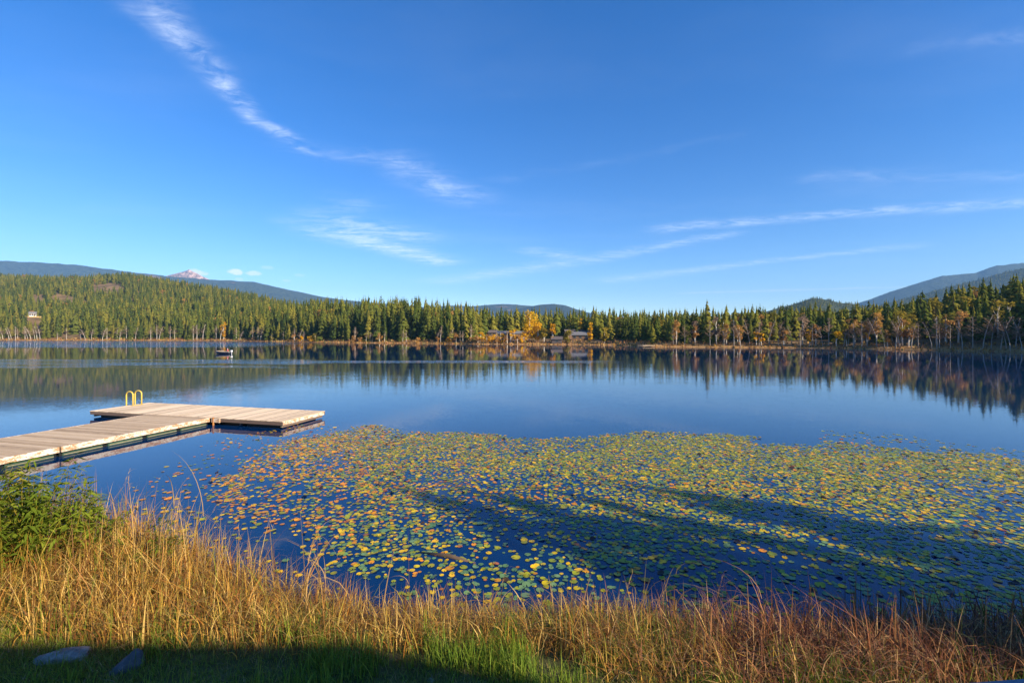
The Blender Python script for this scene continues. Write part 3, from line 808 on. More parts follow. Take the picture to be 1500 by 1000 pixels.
for i, px in enumerate([986, 1003, 1040, 1060, 1075, 1085, 1098, 1112, 1126, 1140, 1150, 1160, 1172, 1190, 1205, 1214, 1236, 1243, 1250, 1262, 1270, 1285, 1296, 1312, 1318, 1335, 1345, 1365, 1372, 1376, 1392, 1410, 1425, 1440, 1452, 1466, 1474, 1480, 1488, 1497]):
    bare_tree('birch_tree', px, random.uniform(1, 5), random.uniform(6.5, 10.5), random.choice((0, 0, 3, -3)) if px < 1440 else random.choice((-3, 3)), 'bare grey birch with brown twigs ' + conifer_label(px, 1, 1)[0].split('conifer ')[1], 'bare grey birches ' + conifer_label(px, 1, 1)[0].split('conifer ')[1], i % 4, 'greybark')

def leafy_tree(name, px, d0, h, w, matn, label, group=None, seed=1, shape='round', n=620, leaf=.42, clumps=13, base=.2):
    x, y, z = shore_spot(px, d0)
    t = empty(name, (x, y, z - .1), random.uniform(0, 6))
    v, q, cs = leafy_geo(seed, h, w, n, leaf, clumps, base, shape)
    limbs_mb(h, .016 * h + .05, cs[:8], seed).build('trunk', M['birchbark' if shape == 'round' else 'bark'], t, True)
    link('crown', mesh_np('crown', v, None, q, (M[matn],)), t)
    return tag(t, label, 'tree', group)

leafy_tree('cottonwood_tree', 327.5, 5, 15.5, 6.5, 'yellow', 'bright yellow tree alone among birches below the forested hill', seed=1)
leafy_tree('cottonwood_tree', 776, 8, 15.5, 11, 'yellow', 'largest golden yellow tree, broad and tall, beside the long pale-roofed cabin', seed=2, n=1300, clumps=26)
leafy_tree('cottonwood_tree', 788, 6, 10.5, 7, 'yellow', 'lower golden tree leaning against the largest golden one', seed=3)
leafy_tree('cottonwood_tree', 797, 5, 7.5, 4.5, 'olive', 'small tawny tree between two golden trees', seed=4)
leafy_tree('cottonwood_tree', 809.5, 5, 11, 4.6, 'yellow', 'narrow golden tree standing right at the water beside the small dark shed', seed=5, n=700)
leafy_tree('poplar_tree', 850.5, 46, 11.5, 2.6, 'yellow', 'slim yellow poplar rising from the slope above the cabins', seed=6, shape='poplar', n=420, base=.12)
leafy_tree('poplar_tree', 864.5, 9, 9.5, 3.6, 'yellow', 'yellow-orange poplar by the grey-roofed cabin', seed=7, shape='poplar', n=460, base=.15)
leafy_tree('willow_tree', 885.5, 5, 7.6, 5.2, 'olive', 'rounded yellow-green tree alone on the open lawn shore', seed=8, n=700)
leafy_tree('willow_tree', 832.5, 6, 6.0, 5.2, 'olive', 'squat yellow-green tree beside the small dark shed', seed=9, n=620)
for i, (px, h, w, mt, d0) in enumerate([(1108, 6.5, 2.6, 'yellow', 3), (1115, 5, 2.2, 'yellow', 3), (1148, 6.5, 3, 'tanleaf', 4), (1186, 6, 3, 'yellow', 4), (1195, 8, 3.4, 'tanleaf', 5), (1225, 6.2, 3.6, 'yellow', 3),
                                    (1240, 7.8, 3.4, 'olive', 5), (1252, 8.5, 3.8, 'tanleaf', 6), (1263, 8.6, 4, 'tanleaf', 6), (1270, 7, 3, 'yellow', 6), (1284, 9.2, 4.4, 'tanleaf', 8), (1322, 9, 4.2, 'tanleaf', 6), (1331, 7.5, 3, 'tanleaf', 5),
                                    (1064, 8, 3.6, 'tanleaf', 5), (1018, 8, 3, 'tanleaf', 6), (1372, 10.5, 4, 'olive', 9), (1404, 11, 4, 'tanleaf', 12), (1462, 11.5, 5, 'olive', 20), (1478, 12, 4.6, 'olive', 16), (1300, 6, 2.6, 'tanleaf', 3)]):
    leafy_tree('autumn_tree', px, d0, h, w, mt, 'small %s-leaved tree %s' % ('orange-tan' if mt == 'tanleaf' else 'olive' if mt == 'olive' else 'yellow', conifer_label(px, 1, 1)[0].split('conifer ')[1]),
               'small %s trees %s' % (mt, conifer_label(px, 1, 1)[0].split('conifer ')[1]), 40 + i, n=300, leaf=.34, clumps=9, base=.35)
rb = random.Random(77)
for i in range(17):
    px = rb.uniform(985, 1420); mt = rb.choice(('tanleaf', 'olive', 'olive', 'olive', 'twig'))
    nm_ = {'tanleaf': 'orange-tan', 'olive': 'yellow-green', 'twig': 'bare mauve-brown'}[mt]
    pl_ = conifer_label(px, 1, 1)[0].split('conifer ')[1]
    leafy_tree('autumn_tree', px, rb.uniform(5, 20), rb.uniform(7, 11.5), rb.uniform(3.4, 5.5), mt, 'tall rounded %s tree %s' % (nm_, pl_), 'rounded %s trees %s' % (nm_, pl_), 140 + i, n=340, leaf=.36, clumps=12, base=.25)
for i, px in enumerate([372, 398, 431, 442, 455, 462, 520, 528, 556, 612, 640, 655, 668, 690, 697]):
    leafy_tree('autumn_shrub', px, 2.5, random.uniform(3, 5.5), random.uniform(3.5, 5.5), random.choice(('tanleaf', 'tanleaf', 'yellow', 'olive')), 'orange shrub at the water before the dense straight conifer row', 'orange shrubs before the conifer row', 70 + i, n=220, leaf=.36, clumps=7, base=.1)
for i, px in enumerate([700, 704, 708, 713, 718, 723, 728, 733, 738, 743, 748, 753, 758, 763, 767]):
    leafy_tree('autumn_shrub', px, 2.0 + (i % 3) * 1.6, random.uniform(3.5, 7.0), random.uniform(2.8, 4.6), ('tanleaf', 'yellow', 'yellow')[i % 3], 'golden shrub at the water in front of the long pale-roofed cabin', 'golden shrubs before the long cabin', 90 + i, n=240, leaf=.32, clumps=7, base=.08)

# low brush and dry grass along the far waterline
def shore_brush():
    n = 52000
    x = RNG.uniform(-640, 150, n * 6); y = RNG.uniform(90, 450, n * 6)
    d = shore_dist(x, y); u = x / y
    k = (d > .2) & (d < 9) & (np.abs(u) < 1.3); x, y, d = x[k][:n], y[k][:n], d[k][:n]; n = len(x)
    z = ground_h(x, y)[0]; hgt = np.where(d < 4, .5, 1.7) * RNG.uniform(.2, 1, n)
    p = np.stack((x, y, z + hgt * .6), -1)
    a = RNG.normal(size=(n, 3)); a[:, 2] *= .4; a /= np.linalg.norm(a, axis=1)[:, None]
    b = np.tile([0, 0, 1.0], (n, 1)) + RNG.normal(0, .35, (n, 3)); s = RNG.uniform(.15, .5, n)[:, None] * (y / 260)[:, None] ** .5
    V = np.stack((p - a * s - b * s * .8, p + a * s - b * s * .8, p + a * s * .5 + b * s, p - a * s * .6 + b * s * .9), 1).reshape(-1, 3)
    Q = np.arange(4 * n).reshape(-1, 4)
    pal = np.array([(.40, .22, .05), (.34, .17, .05), (.50, .32, .12), (.20, .12, .05), (.14, .13, .04), (.28, .14, .07)])
    c = pal[RNG.integers(0, 6, n)] * RNG.uniform(.7, 1.2, (n, 1))
    tag(link('shore_brush', mesh_np('shore_brush', V, None, Q, (M['brush'],), np.repeat(c, 4, 0))), 'orange dry grass and brush along the far waterline', 'brush', kind='stuff')
shore_brush()

# ------------------------------------------------------------------ buildings on the far shore
def house(name, x, y, z, w, dp, hw, hr, rz, wall, roof, label, nwin=3, deck=False, chimney=False):
    t = empty(name, (x, y, z), rz)
    MB().box(-w / 2, w / 2, -dp / 2, dp / 2, -2.5, hw).build('wall', M[wall], t)
    g = MB().poly([(-w / 2, -dp / 2 + .02, hw), (-w / 2, dp / 2 - .02, hw), (-w / 2, 0, hw + hr - .1)], [(0, 1, 2)])
    g.poly([(w / 2, -dp / 2 + .02, hw), (w / 2, dp / 2 - .02, hw), (w / 2, 0, hw + hr - .1)], [(0, 2, 1)]); g.build('gable', M[wall], t)
    o = .5; th = .16; rb = MB(); sl = hr / (dp / 2)
    for s in (-1, 1):
        y1 = s * (dp / 2 + o); z1 = hw - o * sl
        P = [(-w / 2 - o, 0, hw + hr), (w / 2 + o, 0, hw + hr), (w / 2 + o, y1, z1), (-w / 2 - o, y1, z1)]
        P += [(a, b, c + th) for a, b, c in P]
        rb.poly(P, [(0, 1, 2, 3), (7, 6, 5, 4), (0, 4, 5, 1), (1, 5, 6, 2), (2, 6, 7, 3), (3, 7, 4, 0)])
    ro = rb.build('roof', M[roof], t)
    if chimney: MB().box(-.4, .4, -.4, .4, hw + hr * .4, hw + hr + 1.1).build('chimney', M['log_wall'], ro)
    for i in range(nwin):
        wx = -w / 2 + w * (i + .5) / nwin
        f = MB().box(wx - .75, wx + .75, -dp / 2 - .06, -dp / 2 - .01, hw * .32, hw * .80).build('window', M['grey_roof'] if wall != 'white_wall' else M['log_wall'], t)
        MB().box(wx - .62, wx + .62, -dp / 2 - .09, -dp / 2 - .065, hw * .36, hw * .76).build('pane', M['glass'], f)
    MB().box(w / 2 - 1.9, w / 2 - .9, -dp / 2 - .07, -dp / 2 - .01, 0.02, 2.1).build('door', M['log_wall'] if wall == 'white_wall' else M['dark_roof'], t)
    if deck:
        dk = MB().box(-w / 2 - .5, w / 2 + 4.5, -dp / 2 - 3.4, -dp / 2 - .1, -.35, 0.0).build('deck', M['tan_deck'], t)
        rl = MB().box(-w / 2 - .5, w / 2 + 4.5, -dp / 2 - 3.4, -dp / 2 - 3.3, -2.3, -.36).build('deck_skirt', M['tan_deck'], t)
        rl2 = MB()
        for k in range(9): rl2.box(-w / 2 - .4 + k * (w + 4.6) / 8 - .05, -w / 2 - .4 + k * (w + 4.6) / 8 + .05, -dp / 2 - 3.3, -dp / 2 - 3.2, .001, .95)
        rl2.box(-w / 2 - .5, w / 2 + 4.5, -dp / 2 - 3.32, -dp / 2 - 3.18, .95, 1.03); rl2.build('railing', M['tan_deck'], t)
    return tag(t, label, 'house')

hz = float(ground_h(np.array([HOUSE[0]]), np.array([HOUSE[1]]))[0][0])
house('hillside_house', HOUSE[0], HOUSE[1], hz + .3, 5.6, 4.6, 3.7, 1.8, radians(40), 'white_wall', 'grey_roof', 'white house with dark windows and tan deck on the wooded hillside', 3, True, True)
def on_shore(px, d0): return shore_spot(px, d0)
def cabin(px, d0, w, dp, hw, hr, rz, wall, roof, label, zup=0.0, nwin=3, **k):
    x, y, z = on_shore(px, d0); return house('cabin', x, y, z + zup, w, dp, hw, hr, rz, wall, roof, label, nwin, **k)
cabin(752, 20, 17, 7, 2.6, 1.2, radians(2), 'log_wall', 'grey_roof', 'long low cabin with pale grey roof behind golden shrubs', .9, 6)
cabin(816, 5, 5, 4, 2.0, 1.2, radians(-10), 'dark_roof', 'dark_roof', 'small dark shed at the water between yellow trees', 0.0, 1)
cabin(851, 20, 9, 6, 2.5, 1.5, radians(-14), 'log_wall', 'grey_roof', 'brown cabin with grey roof above the open lawn shore', .3, 3)
cabin(846, 40, 14, 6, 2.6, 1.6, radians(5), 'log_wall', 'dark_roof', 'brown lodge with dark roof on the slope under the slim poplar', .8, 5)
cabin(722, 52, 4.5, 4, 2.2, 1.2, radians(-6), 'log_wall', 'dark_roof', 'brown cottage half hidden by conifers above the golden shrubs', 1.5, 2)

# small jetty on the far shore
x, y, z = shore_spot(945, .5)
jt = empty('far_jetty', (x, y - 3, 0), .2)
MB().box(-2.6, 2.6, -1.4, 3.5, .35, .5).build('deck', M['deck_pale'], jt)
for sx in (-2.3, 2.3):
    for sy in (-1.2, 1.6): MB().tube([(sx, sy, -1), (sx, sy, 1.3)], .1, 6).build('post', M['bark'], jt)
tag(jt, 'small pale jetty on the far shore at the end of the lawn', 'jetty')

# kayak drawn up on the shore
x, y, z = shore_spot(236, 3)
def boat_hull(L, Bm, Hh, transom=.75, n=9):
    mb = MB(); rings = []
    for i in range(n):
        f = i / (n - 1); hw = Bm / 2 * (math.sin(pi * min(1, (1 - f) * .62 + .02)) ** .7 if f > .38 else transom + (1 - transom) * f / .38)
        if transom == 0: hw = Bm / 2 * max(.03, math.sin(pi * (f * .96 + .02))) ** .8
        sh = Hh * (1 + .22 * f * f); kz = 0.05 * Hh + .45 * Hh * max(0, f - .7) ** 1.3 * 2
        rings.append([(f * L - L / 2, -hw, sh), (f * L - L / 2, -hw * .78, kz + Hh * .22), (f * L - L / 2, 0, kz), (f * L - L / 2, hw * .78, kz + Hh * .22), (f * L - L / 2, hw, sh),
                      (f * L - L / 2, hw * .88, sh - .01), (f * L - L / 2, hw * .6, kz + Hh * .30), (f * L - L / 2, -hw * .6, kz + Hh * .30), (f * L - L / 2, -hw * .88, sh - .01)])
    V = [p for r_ in rings for p in r_]; k = 9; Fs = []
    for i in range(n - 1):
        for j in range(k): Fs.append((i * k + j, i * k + (j + 1) % k, (i + 1) * k + (j + 1) % k, (i + 1) * k + j))
    Fs.append(tuple(reversed(range(k)))); Fs.append(tuple((n - 1) * k + j for j in range(k)))
    mb.V = V; mb.F = Fs; return mb
ky = empty('kayak', (x, y, z + .05), .15)
boat_hull(4.4, .8, .45, 0).build('hull', M['kayak'], ky, True)
MB().tube([(0.9 * cos(a), .28 * sin(a), .47) for a in np.linspace(0, 2 * pi, 13)], .04, 5, False).build('cockpit_rim', M['float_black'], ky)
tag(ky, 'yellow kayak lying on the sandy far shore', 'kayak')

# ------------------------------------------------------------------ boat with a person
bx, by = ground_at(327.5, 518.2)
bt = empty('motorboat', (bx, by, -.08), radians(176))
boat_hull(3.7, 1.45, .62).build('hull', M['hull'], bt, True)
rm = MB()
for s in (-1, 1): rm.tube([(-1.85, s * .55, .64), (-.4, s * .72, .66), (.7, s * .62, .70), (1.82, s * .06, .79)], .035, 5)
rm.build('gunwale', M['deck_pale'], bt)
for xx in (-1.0, .1): MB().box(xx - .14, xx + .14, -.52, .52, .38, .43).build('seat', M['deck_pale'], bt)
mo = MB().box(-2.22, -1.86, -.15, .15, .52, .98).build('outboard_motor', M['motor'], bt, bevel=.05)
MB().tube([(-2.05, 0, .52), (-2.05, 0, -.25)], .05, 6).build('shaft', M['motor'], mo)
MB().tube([(-1.9, 0, .82), (-1.45, .05, .86)], .025, 5).build('tiller', M['float_black'], mo)
tag(bt, 'small dark open motorboat with white outboard on the lake', 'boat')

def person():
    J = dict(pel=(0, 0, 0), chest=(-.02, 0, .34), neck=(0, 0, .52), head=(.03, 0, .60), head2=(.04, 0, .74), sl=(0, .18, .46), el=(-.12, .26, .22), hl=(-.36, .12, .30),
             sr=(0, -.18, .46), er=(.10, -.26, .22), hr=(.32, -.2, .16), kl=(.42, .14, .02), fl=(.46, .14, -.36), tl=(.62, .15, -.38), kr=(.42, -.14, .02), fr=(.46, -.14, -.36), tr=(.62, -.15, -.38))
    R = dict(pel=.15, chest=.15, neck=.065, head=.09, head2=.09, sl=.075, el=.055, hl=.045, sr=.075, er=.055, hr=.045, kl=.075, fl=.055, tl=.045, kr=.075, fr=.055, tr=.045)
    E = [('pel', 'chest'), ('chest', 'neck'), ('neck', 'head'), ('head', 'head2'), ('chest', 'sl'), ('sl', 'el'), ('el', 'hl'), ('chest', 'sr'), ('sr', 'er'), ('er', 'hr'), ('pel', 'kl'), ('kl', 'fl'), ('fl', 'tl'), ('pel', 'kr'), ('kr', 'fr'), ('fr', 'tr')]
    ks = list(J); me = bpy.data.meshes.new('person'); me.from_pydata([J[k] for k in ks], [(ks.index(a), ks.index(b)) for a, b in E], [])
    o = link('person', me); md = o.modifiers.new('skin', 'SKIN')
    for i, k in enumerate(ks):
        sv = me.skin_vertices[0].data[i]; sv.radius = (R[k], R[k]); sv.use_root = (k == 'pel')
    s2 = o.modifiers.new('smooth', 'SUBSURF'); s2.levels = 1; s2.render_levels = 1
    me.materials.append(M['jacket'])
    return o
po = person(); po.location = (bx + 1.0 * cos(radians(176)) * -1, by, -.08 + .55); po.rotation_euler = (0, 0, radians(176))
hd = bmesh.new(); bmesh.ops.create_uvsphere(hd, u_segments=10, v_segments=8, radius=.105)
for v in hd.verts: v.co = (v.co.x * .95 + .05, v.co.y * .85, v.co.z * 1.2 + .70)
me = bpy.data.meshes.new('face'); hd.to_mesh(me); hd.free(); me.materials.append(M['skin']); link('face', me, po)
hd = bmesh.new(); bmesh.ops.create_uvsphere(hd, u_segments=10, v_segments=8, radius=.12)
for v in hd.verts: v.co = (v.co.x + .02, v.co.y * .95, max(v.co.z, -.02) * .9 + .76)
me = bpy.data.meshes.new('cap'); hd.to_mesh(me); hd.free(); me.materials.append(M['white_wall']); link('cap', me, po)
tag(po, 'person in a reddish jacket seated at the stern of the motorboat', 'person')

# ------------------------------------------------------------------ the floating dock
E1 = Vector((.25, .968, 0)).normalized(); E2 = Vector((E1.y, -E1.x, 0))
DK = .37
RZ = math.atan2(E2.y, E2.x)                  # local x runs along E2, local y along E1
D0 = Vector((-10.8, 21.4, 0))

def planks(parent, x0, x1, y0, y1, along, mat, step=.145, gap=.012, z=DK):
    """boards side by side; along='y' means each board runs in y"""
    a0, a1 = (x0, x1) if along == 'y' else (y0, y1)
    L = (y1 - y0) if along == 'y' else (x1 - x0)
    n = int(round((a1 - a0) / step)); st = (a1 - a0) / n
    me = MB().box(-L / 2, L / 2, -(st - gap) / 2, (st - gap) / 2, -.036, 0).mesh('plank', mat, bevel=.004)
    for i in range(n):
        o = link('plank', me, parent); c = a0 + (i + .5) * st
        if along == 'y': o.location = (c, (y0 + y1) / 2 + random.uniform(-.006, .006), z + random.uniform(-.004, .002)); o.rotation_euler = (0, 0, pi / 2 + random.uniform(-.001, .001))
        else: o.location = ((x0 + x1) / 2 + random.uniform(-.006, .006), c, z + random.uniform(-.004, .002)); o.rotation_euler = (0, random.uniform(-.0006, .0006), random.uniform(-.001, .001) + (pi if random.random() < .5 else 0))

def fascia_board(parent, x0, x1, y, mat, z0=DK - .20, z1=DK - .042, th=.045, side=-1):
    o = MB().box(x0, x1, y, y + th * (-side), z0, z1).build('fascia_board', mat, parent, bevel=.004); return o

# T head
PL, PW = 12.3, 3.1
pf = empty('floating_dock', (D0.x, D0.y, 0), RZ)      # local origin = near right corner; deck spans x -PL..0, y 0..PW
planks(pf, -PL, 0, 0, PW, 'y', M['deck_pale'])
for x0, x1 in ((-PL, -8.3), (-4.1, 0)): fascia_board(pf, x0, x1, .012, M['fascia_dark'])
fascia_board(pf, -PL, 0, PW - .012, M['fascia_dark'], side=1)
for xx in (-PL + .012, -.012 - .045): MB().box(xx, xx + .045, .06, PW - .06, DK - .20, DK - .042).build('fascia_board', M['fascia'], pf, bevel=.004)
for i in range(5):
    x0 = -PL + .35 + i * 2.40
    MB().box(x0, x0 + 2.02, .28, PW - .28, -.25, DK - .205).build('float', M['float_black'], pf, bevel=.04)
for i in range(6):
    x0 = -PL + .12 + i * 2.40
    MB().box(x0, x0 + .09, .12, PW - .1, .05, DK - .20).build('joist', M['fascia_dark'], pf)
for y0, y1 in ((.10, .52), (1.12, 1.50), (1.58, 1.98), (2.55, 2.95)):
    MB().box(-.20, -.10, y0, y1, .06, DK - .215).build('float_block', M['scum'], pf, bevel=.01)
# bright seam board across the head
MB().box(-6.32, -6.24, .02, PW - .02, DK + .002, DK + .008).build('seam_strip', M['deck_pale'], pf)
# rusty hinge post where the walkway meets the head
MB().tube([(-3.98, -.05, -.8), (-3.98, -.05, DK + .02)], .045, 8).build('hinge_post', M['rust'], pf, True)
MB().box(-4.08, -3.6, -.07, .0, DK - .22, DK - .05).build('hinge_bracket', M['fascia'], pf)
# ladder on the far left end: two hooped rails
lad = MB()
def hoop(y):
    pts = [(-PL + .42, y, DK)]; pts += [(-PL + .42, y, DK + .5)]
    for a in np.linspace(0, pi, 9): pts.append((-PL + .17 + .25 * cos(a), y, DK + .62 + .19 * sin(a)))
    pts += [(-PL - .08, y, DK + .4), (-PL - .08, y, -.9)]
    return pts
lp = MB().box(-PL + .34, -PL + .50, 1.82, 2.46, DK + .003, DK + .014).build('ladder', M['ladder'], pf)
for y in (1.9, 2.38): MB().tube(hoop(y), .034, 8).build('handrail', M['ladder'], lp, True)
for z in (-.05, -.35, -.65): MB().tube([(-PL - .08, 1.9, z), (-PL - .08, 2.38, z)], .025, 6).build('rung', M['ladder'], lp)
tag(pf, 'pale wooden floating dock head with yellow ladder and dark floats', 'dock')

# walkway sections
WX0, WX1 = -8.1, -4.22
def walkway(y0, y1, label):
    w = empty('dock_walkway', (D0.x, D0.y, 0), RZ)
    planks(w, WX0, WX1, y0, y1, 'x', M['deck_grey'])
    MB().box(WX1 - .0, WX1 + .045, y0, y1, DK - .20, DK + .004).build('fascia_board', M['fascia'], w, bevel=.005)
    MB().box(WX0 - .045, WX0, y0, y1, DK - .20, DK + .004).build('fascia_board', M['fascia'], w, bevel=.005)
    MB().box(WX0 + .01, WX1 - .01, y0 + .01, y0 + .05, DK - .20, DK - .05).build('fascia_board', M['fascia_dark'], w)
    n = int(round((y1 - y0) / 1.52)); L = (y1 - y0) / n
    for i in range(n):
        a = y0 + i * L + .10; b = y0 + (i + 1) * L - .10
        f = MB().box(WX0 + .1, WX1 - .06, a, b, -.3, DK - .21).build('float', M['float_green'], w, bevel=.02)
        MB().box(WX1 - .058, WX1 - .035, a + .02, b - .02, .035, .062).build('float_rim', M['scum'], f)
    for i in range(n + 1):
        c = min(max(y0 + i * L, y0 + .08), y1 - .08)
        MB().box(WX0 + .05, WX1 - .10, c - .07, c + .07, -.12, DK - .205).build('cross_beam', M['float_black'], w)
    return tag(w, label, 'walkway')
walkway(-6.1, -.06, 'grey plank walkway section joined to the dock head')
walkway(-12.3, -6.16, 'grey plank walkway section next to the bank and bushes')

# pale slab lying under the water and a sunken log
gx, gy = ground_at(286, 680)
sl = bmesh.new(); bmesh.ops.create_icosphere(sl, subdivisions=3, radius=1)
for v in sl.verts: v.co = (v.co.x * .52, v.co.y * .42, v.co.z * .1 + .02 * math.sin(9 * v.co.x + 5 * v.co.y))
me = bpy.data.meshes.new('sunken_rock'); sl.to_mesh(me); sl.free(); me.materials.append(simple('pale_stone', (.75, .74, .66), .8, .15, 5))
tag(link('sunken_rock', me, None, (gx, gy + .3, -.128)), 'pale flat rock lying under the water beside the walkway', 'rock')
a = ground_at(612, 808); b = ground_at(705, 826)
tag(MB().tube([(a[0], a[1], -.03), ((a[0] + b[0]) / 2, (a[1] + b[1]) / 2 + .05, .012), (b[0], b[1], -.04)], [.035, .05, .03], 8).build('sunken_log', M['bark'], None, True), 'waterlogged grey branch floating among the lily pads near the reeds', 'log')

# ------------------------------------------------------------------ lily pads
def pad_shape(seed, n=13, curl=.0):
    r = np.random.default_rng(seed); V = [(0, 0, .004)]; notch = .22
    for i in range(n):
        a = notch + (2 * pi - 2 * notch) * i / (n - 1)
        rr = .5 * (1 + r.uniform(-.05, .05)) * (1.06 if i in (0, n - 1) else 1)
        V.append((rr * cos(a) * 1.06, rr * sin(a) * .96, .006 + r.uniform(-.006, .012) + curl * max(0, cos(a - 2.2)) ** 2))
    return np.array(V), np.array([(0, i, i + 1) for i in range(1, n)])

PADPOLY = [ground_at(*p) for p in [(295, 745), (300, 705), (318, 682), (345, 664), (372, 652), (398, 640), (450, 634), (500, 627), (545, 624), (600, 627), (660, 630), (735, 634), (800, 639), (860, 636), (925, 629), (1000, 632), (1060, 634),
                                   (1110, 636), (1128, 647), (1190, 650), (1260, 644), (1330, 651), (1400, 659), (1500, 672), (1700, 690), (1850, 760), (1850, 940), (1500, 945), (1200, 940), (1000, 930), (760, 915), (640, 890), (560, 860), (480, 835), (400, 806), (330, 785)]]
def in_poly(x, y, P):
    ins = np.zeros(len(x), bool); n = len(P)
    for i in range(n):
        ax, ay = P[i]; bx_, by_ = P[(i + 1) % n]
        ins ^= ((ay > y) != (by_ > y)) & (x < (bx_ - ax) * (y - ay) / ((by_ - ay) if by_ != ay else 1e-9) + ax)
    return ins

def poly_edge(x, y, P):
    b = np.full(len(x), 1e9); n = len(P)
    for i in range(n):
        ax, ay = P[i]; ex, ey = P[(i + 1) % n][0] - ax, P[(i + 1) % n][1] - ay
        t = np.clip(((x - ax) * ex + (y - ay) * ey) / (ex * ex + ey * ey), 0, 1); b = np.minimum(b, np.hypot(x - ax - t * ex, y - ay - t * ey))
    return b

def lily_pads():
    n = 190000
    x = RNG.uniform(-12.5, 26, n); y = RNG.uniform(6.7, 22.6, n)
    ins = in_poly(x, y, PADPOLY); e = poly_edge(x, y, PADPOLY)
    sd_ = np.where(ins, e, -e) + (fbm(x, y, 1.7, 61, 5) - .5) * 2.6 - .25
    big = fbm(x, y, 2.6, 71, 3); fine = fbm(x, y, .7, 75, 2)
    px = 750 + F * x / y; py = HY + F * CAM_H / y
    dens = np.interp(y, [6.6, 8.0, 9.5, 11, 12.5, 15, 19, 22], [.26, .34, .37, .46, .80, 1.05, 1.0, .7])
    dens = dens * np.where(px < 520, np.interp(px, [300, 380, 520], [.50, .62, 1.0]), 1.0) * np.where(px > 1150, 1.08, 1) * (1 + .5 * ss((px - 780) / 200) * ss((11 - y) / 1.5))
    hole = ((px > 360) & (px < 520) & (py > 700) & (py < 740)); dens = np.where(hole, dens * .35, dens)
    dens = dens * (.45 + 1.1 * ss((big - .28) / .4)) * (.6 + .8 * fine)
    keep = (sd_ > 0) & (RNG.random(n) < dens * .62 * ss(sd_ / 1.3 + .2))
    # stray pads outside the carpet
    stray = (sd_ > -2.2) & (sd_ < 0) & (RNG.random(n) < .030) & ((px < 500) | (px > 1200))
    k = keep | stray; x, y, px, py = x[k], y[k], px[k], py[k]
    s = (RNG.normal(.095, .024, len(x)) * np.where(RNG.random(len(x)) < .12, 1.35, 1) * np.where(RNG.random(len(x)) < .18, .65, 1)).clip(.05, .22)
    d = shore_dist(x, y); k = d < -.12
    x, y, px, py, s = x[k], y[k], px[k], py[k], s[k]
    # throw out those lying too much over one another
    cell = {}; ok = []
    for i in range(len(x)):
        ci, cj = int(x[i] / .25), int(y[i] / .25); good = True
        for a in (-1, 0, 1):
            for b in (-1, 0, 1):
                for q in cell.get((ci + a, cj + b), ()):
                    if (x[i] - x[q]) ** 2 + (y[i] - y[q]) ** 2 < (.30 * (s[i] + s[q])) ** 2: good = False; break
        if good: cell.setdefault((ci, cj), []).append(i); ok.append(i)
    x, y, px, py, s = x[ok], y[ok], px[ok], py[ok], s[ok]; n = len(x)
    print('lily pads', n)
    # colour: green, yellow green, yellow, orange, rusty, dead brown
    pal = np.array([(.14, .25, .10), (.32, .32, .018), (.76, .49, .012), (.76, .30, .012), (.42, .14, .03), (.06, .035, .025)])
    nm = ['green', 'yellow-green', 'yellow', 'orange', 'rust-red', 'dead brown']
    g1 = fbm(x, y, 2.2, 91, 3)
    wts = np.stack((.22 + 0 * x, .44 + 0 * x, .18 + .9 * np.clip(g1 - .5, 0, 1), .13 + .6 * np.clip(.5 - g1, 0, 1), .05 + 0 * x, .045 + 0 * x), -1)
    left = ss((560 - px) / 200); nearl = ss((py - 760) / 40) * ss((760 - px) / 200); farb = ss((700 - py) / 60)
    wts[:, 3] += .8 * left * ss((830 - py) / 60); wts[:, 2] += .35 * left + .25 * nearl; wts[:, 0] += .55 * ss((py - 740) / 40) * (1 - left)
    wts[:, 1] += .5 * farb * ss((px - 500) / 200) + .5 * nearl; wts[:, 0] *= (1 - .5 * farb); wts[:, 5] += .03 * ss((px - 1100) / 200); wts[:, 4] += .02 * farb
    rgt = ss((px - 650) / 250); wts[:, 3] *= 1 - .5 * rgt; wts[:, 4] *= 1 - .5 * rgt; wts[:, 1] *= 1 + .35 * rgt
    wts /= wts.sum(1)[:, None]
    cls = (RNG.random(n)[:, None] > np.cumsum(wts, 1)).sum(1).clip(0, 5)
    col = pal[cls] * RNG.uniform(.75, 1.25, (n, 1)) * np.stack((RNG.uniform(.9, 1.1, n), RNG.uniform(.9, 1.1, n), np.ones(n)), -1)
    shapes = [pad_shape(900 + i, curl=(0, 0, .08, .0, .16, 0)[i]) for i in range(6)]
    app_ = s / y
    inv = (np.abs(px - 750) < 735) & (py < 985)
    hidden = d[k][ok] > -.9
    big_ = np.argsort(-np.where(inv & ~hidden, app_, 0))[:298]
    isbig = np.zeros(n, bool); isbig[big_] = True
    rot = RNG.uniform(0, 6.28, n); tx = RNG.normal(0, .035, n); ty = RNG.normal(0, .035, n)
    VV, FF, CC = [], [], []; base = 0
    for i in np.where(~isbig)[0]:
        sv, sf = shapes[(4 if cls[i] == 5 else i % 4)]
        c, sn = cos(rot[i]), sin(rot[i])
        X = (sv[:, 0] * c - sv[:, 1] * sn) * s[i]; Yv = (sv[:, 0] * sn + sv[:, 1] * c) * s[i]
        Z = sv[:, 2] * s[i] * 1.6 + .006 + X * tx[i] + Yv * ty[i] + (s[i] * .5 * (abs(tx[i]) + abs(ty[i])) * .6)
        VV.append(np.stack((X + x[i], Yv + y[i], Z), -1)); FF.append(sf + base); base += len(sv)
        CC.append(np.repeat(col[i][None], len(sv), 0))
    tag(link('lily_pad_carpet', mesh_np('lily_pad_carpet', np.concatenate(VV), np.concatenate(FF), None, (M['pad'],), np.concatenate(CC))), 'broad carpet of green, yellow and orange lily pads', 'lily pads', kind='stuff')
    cache = {}
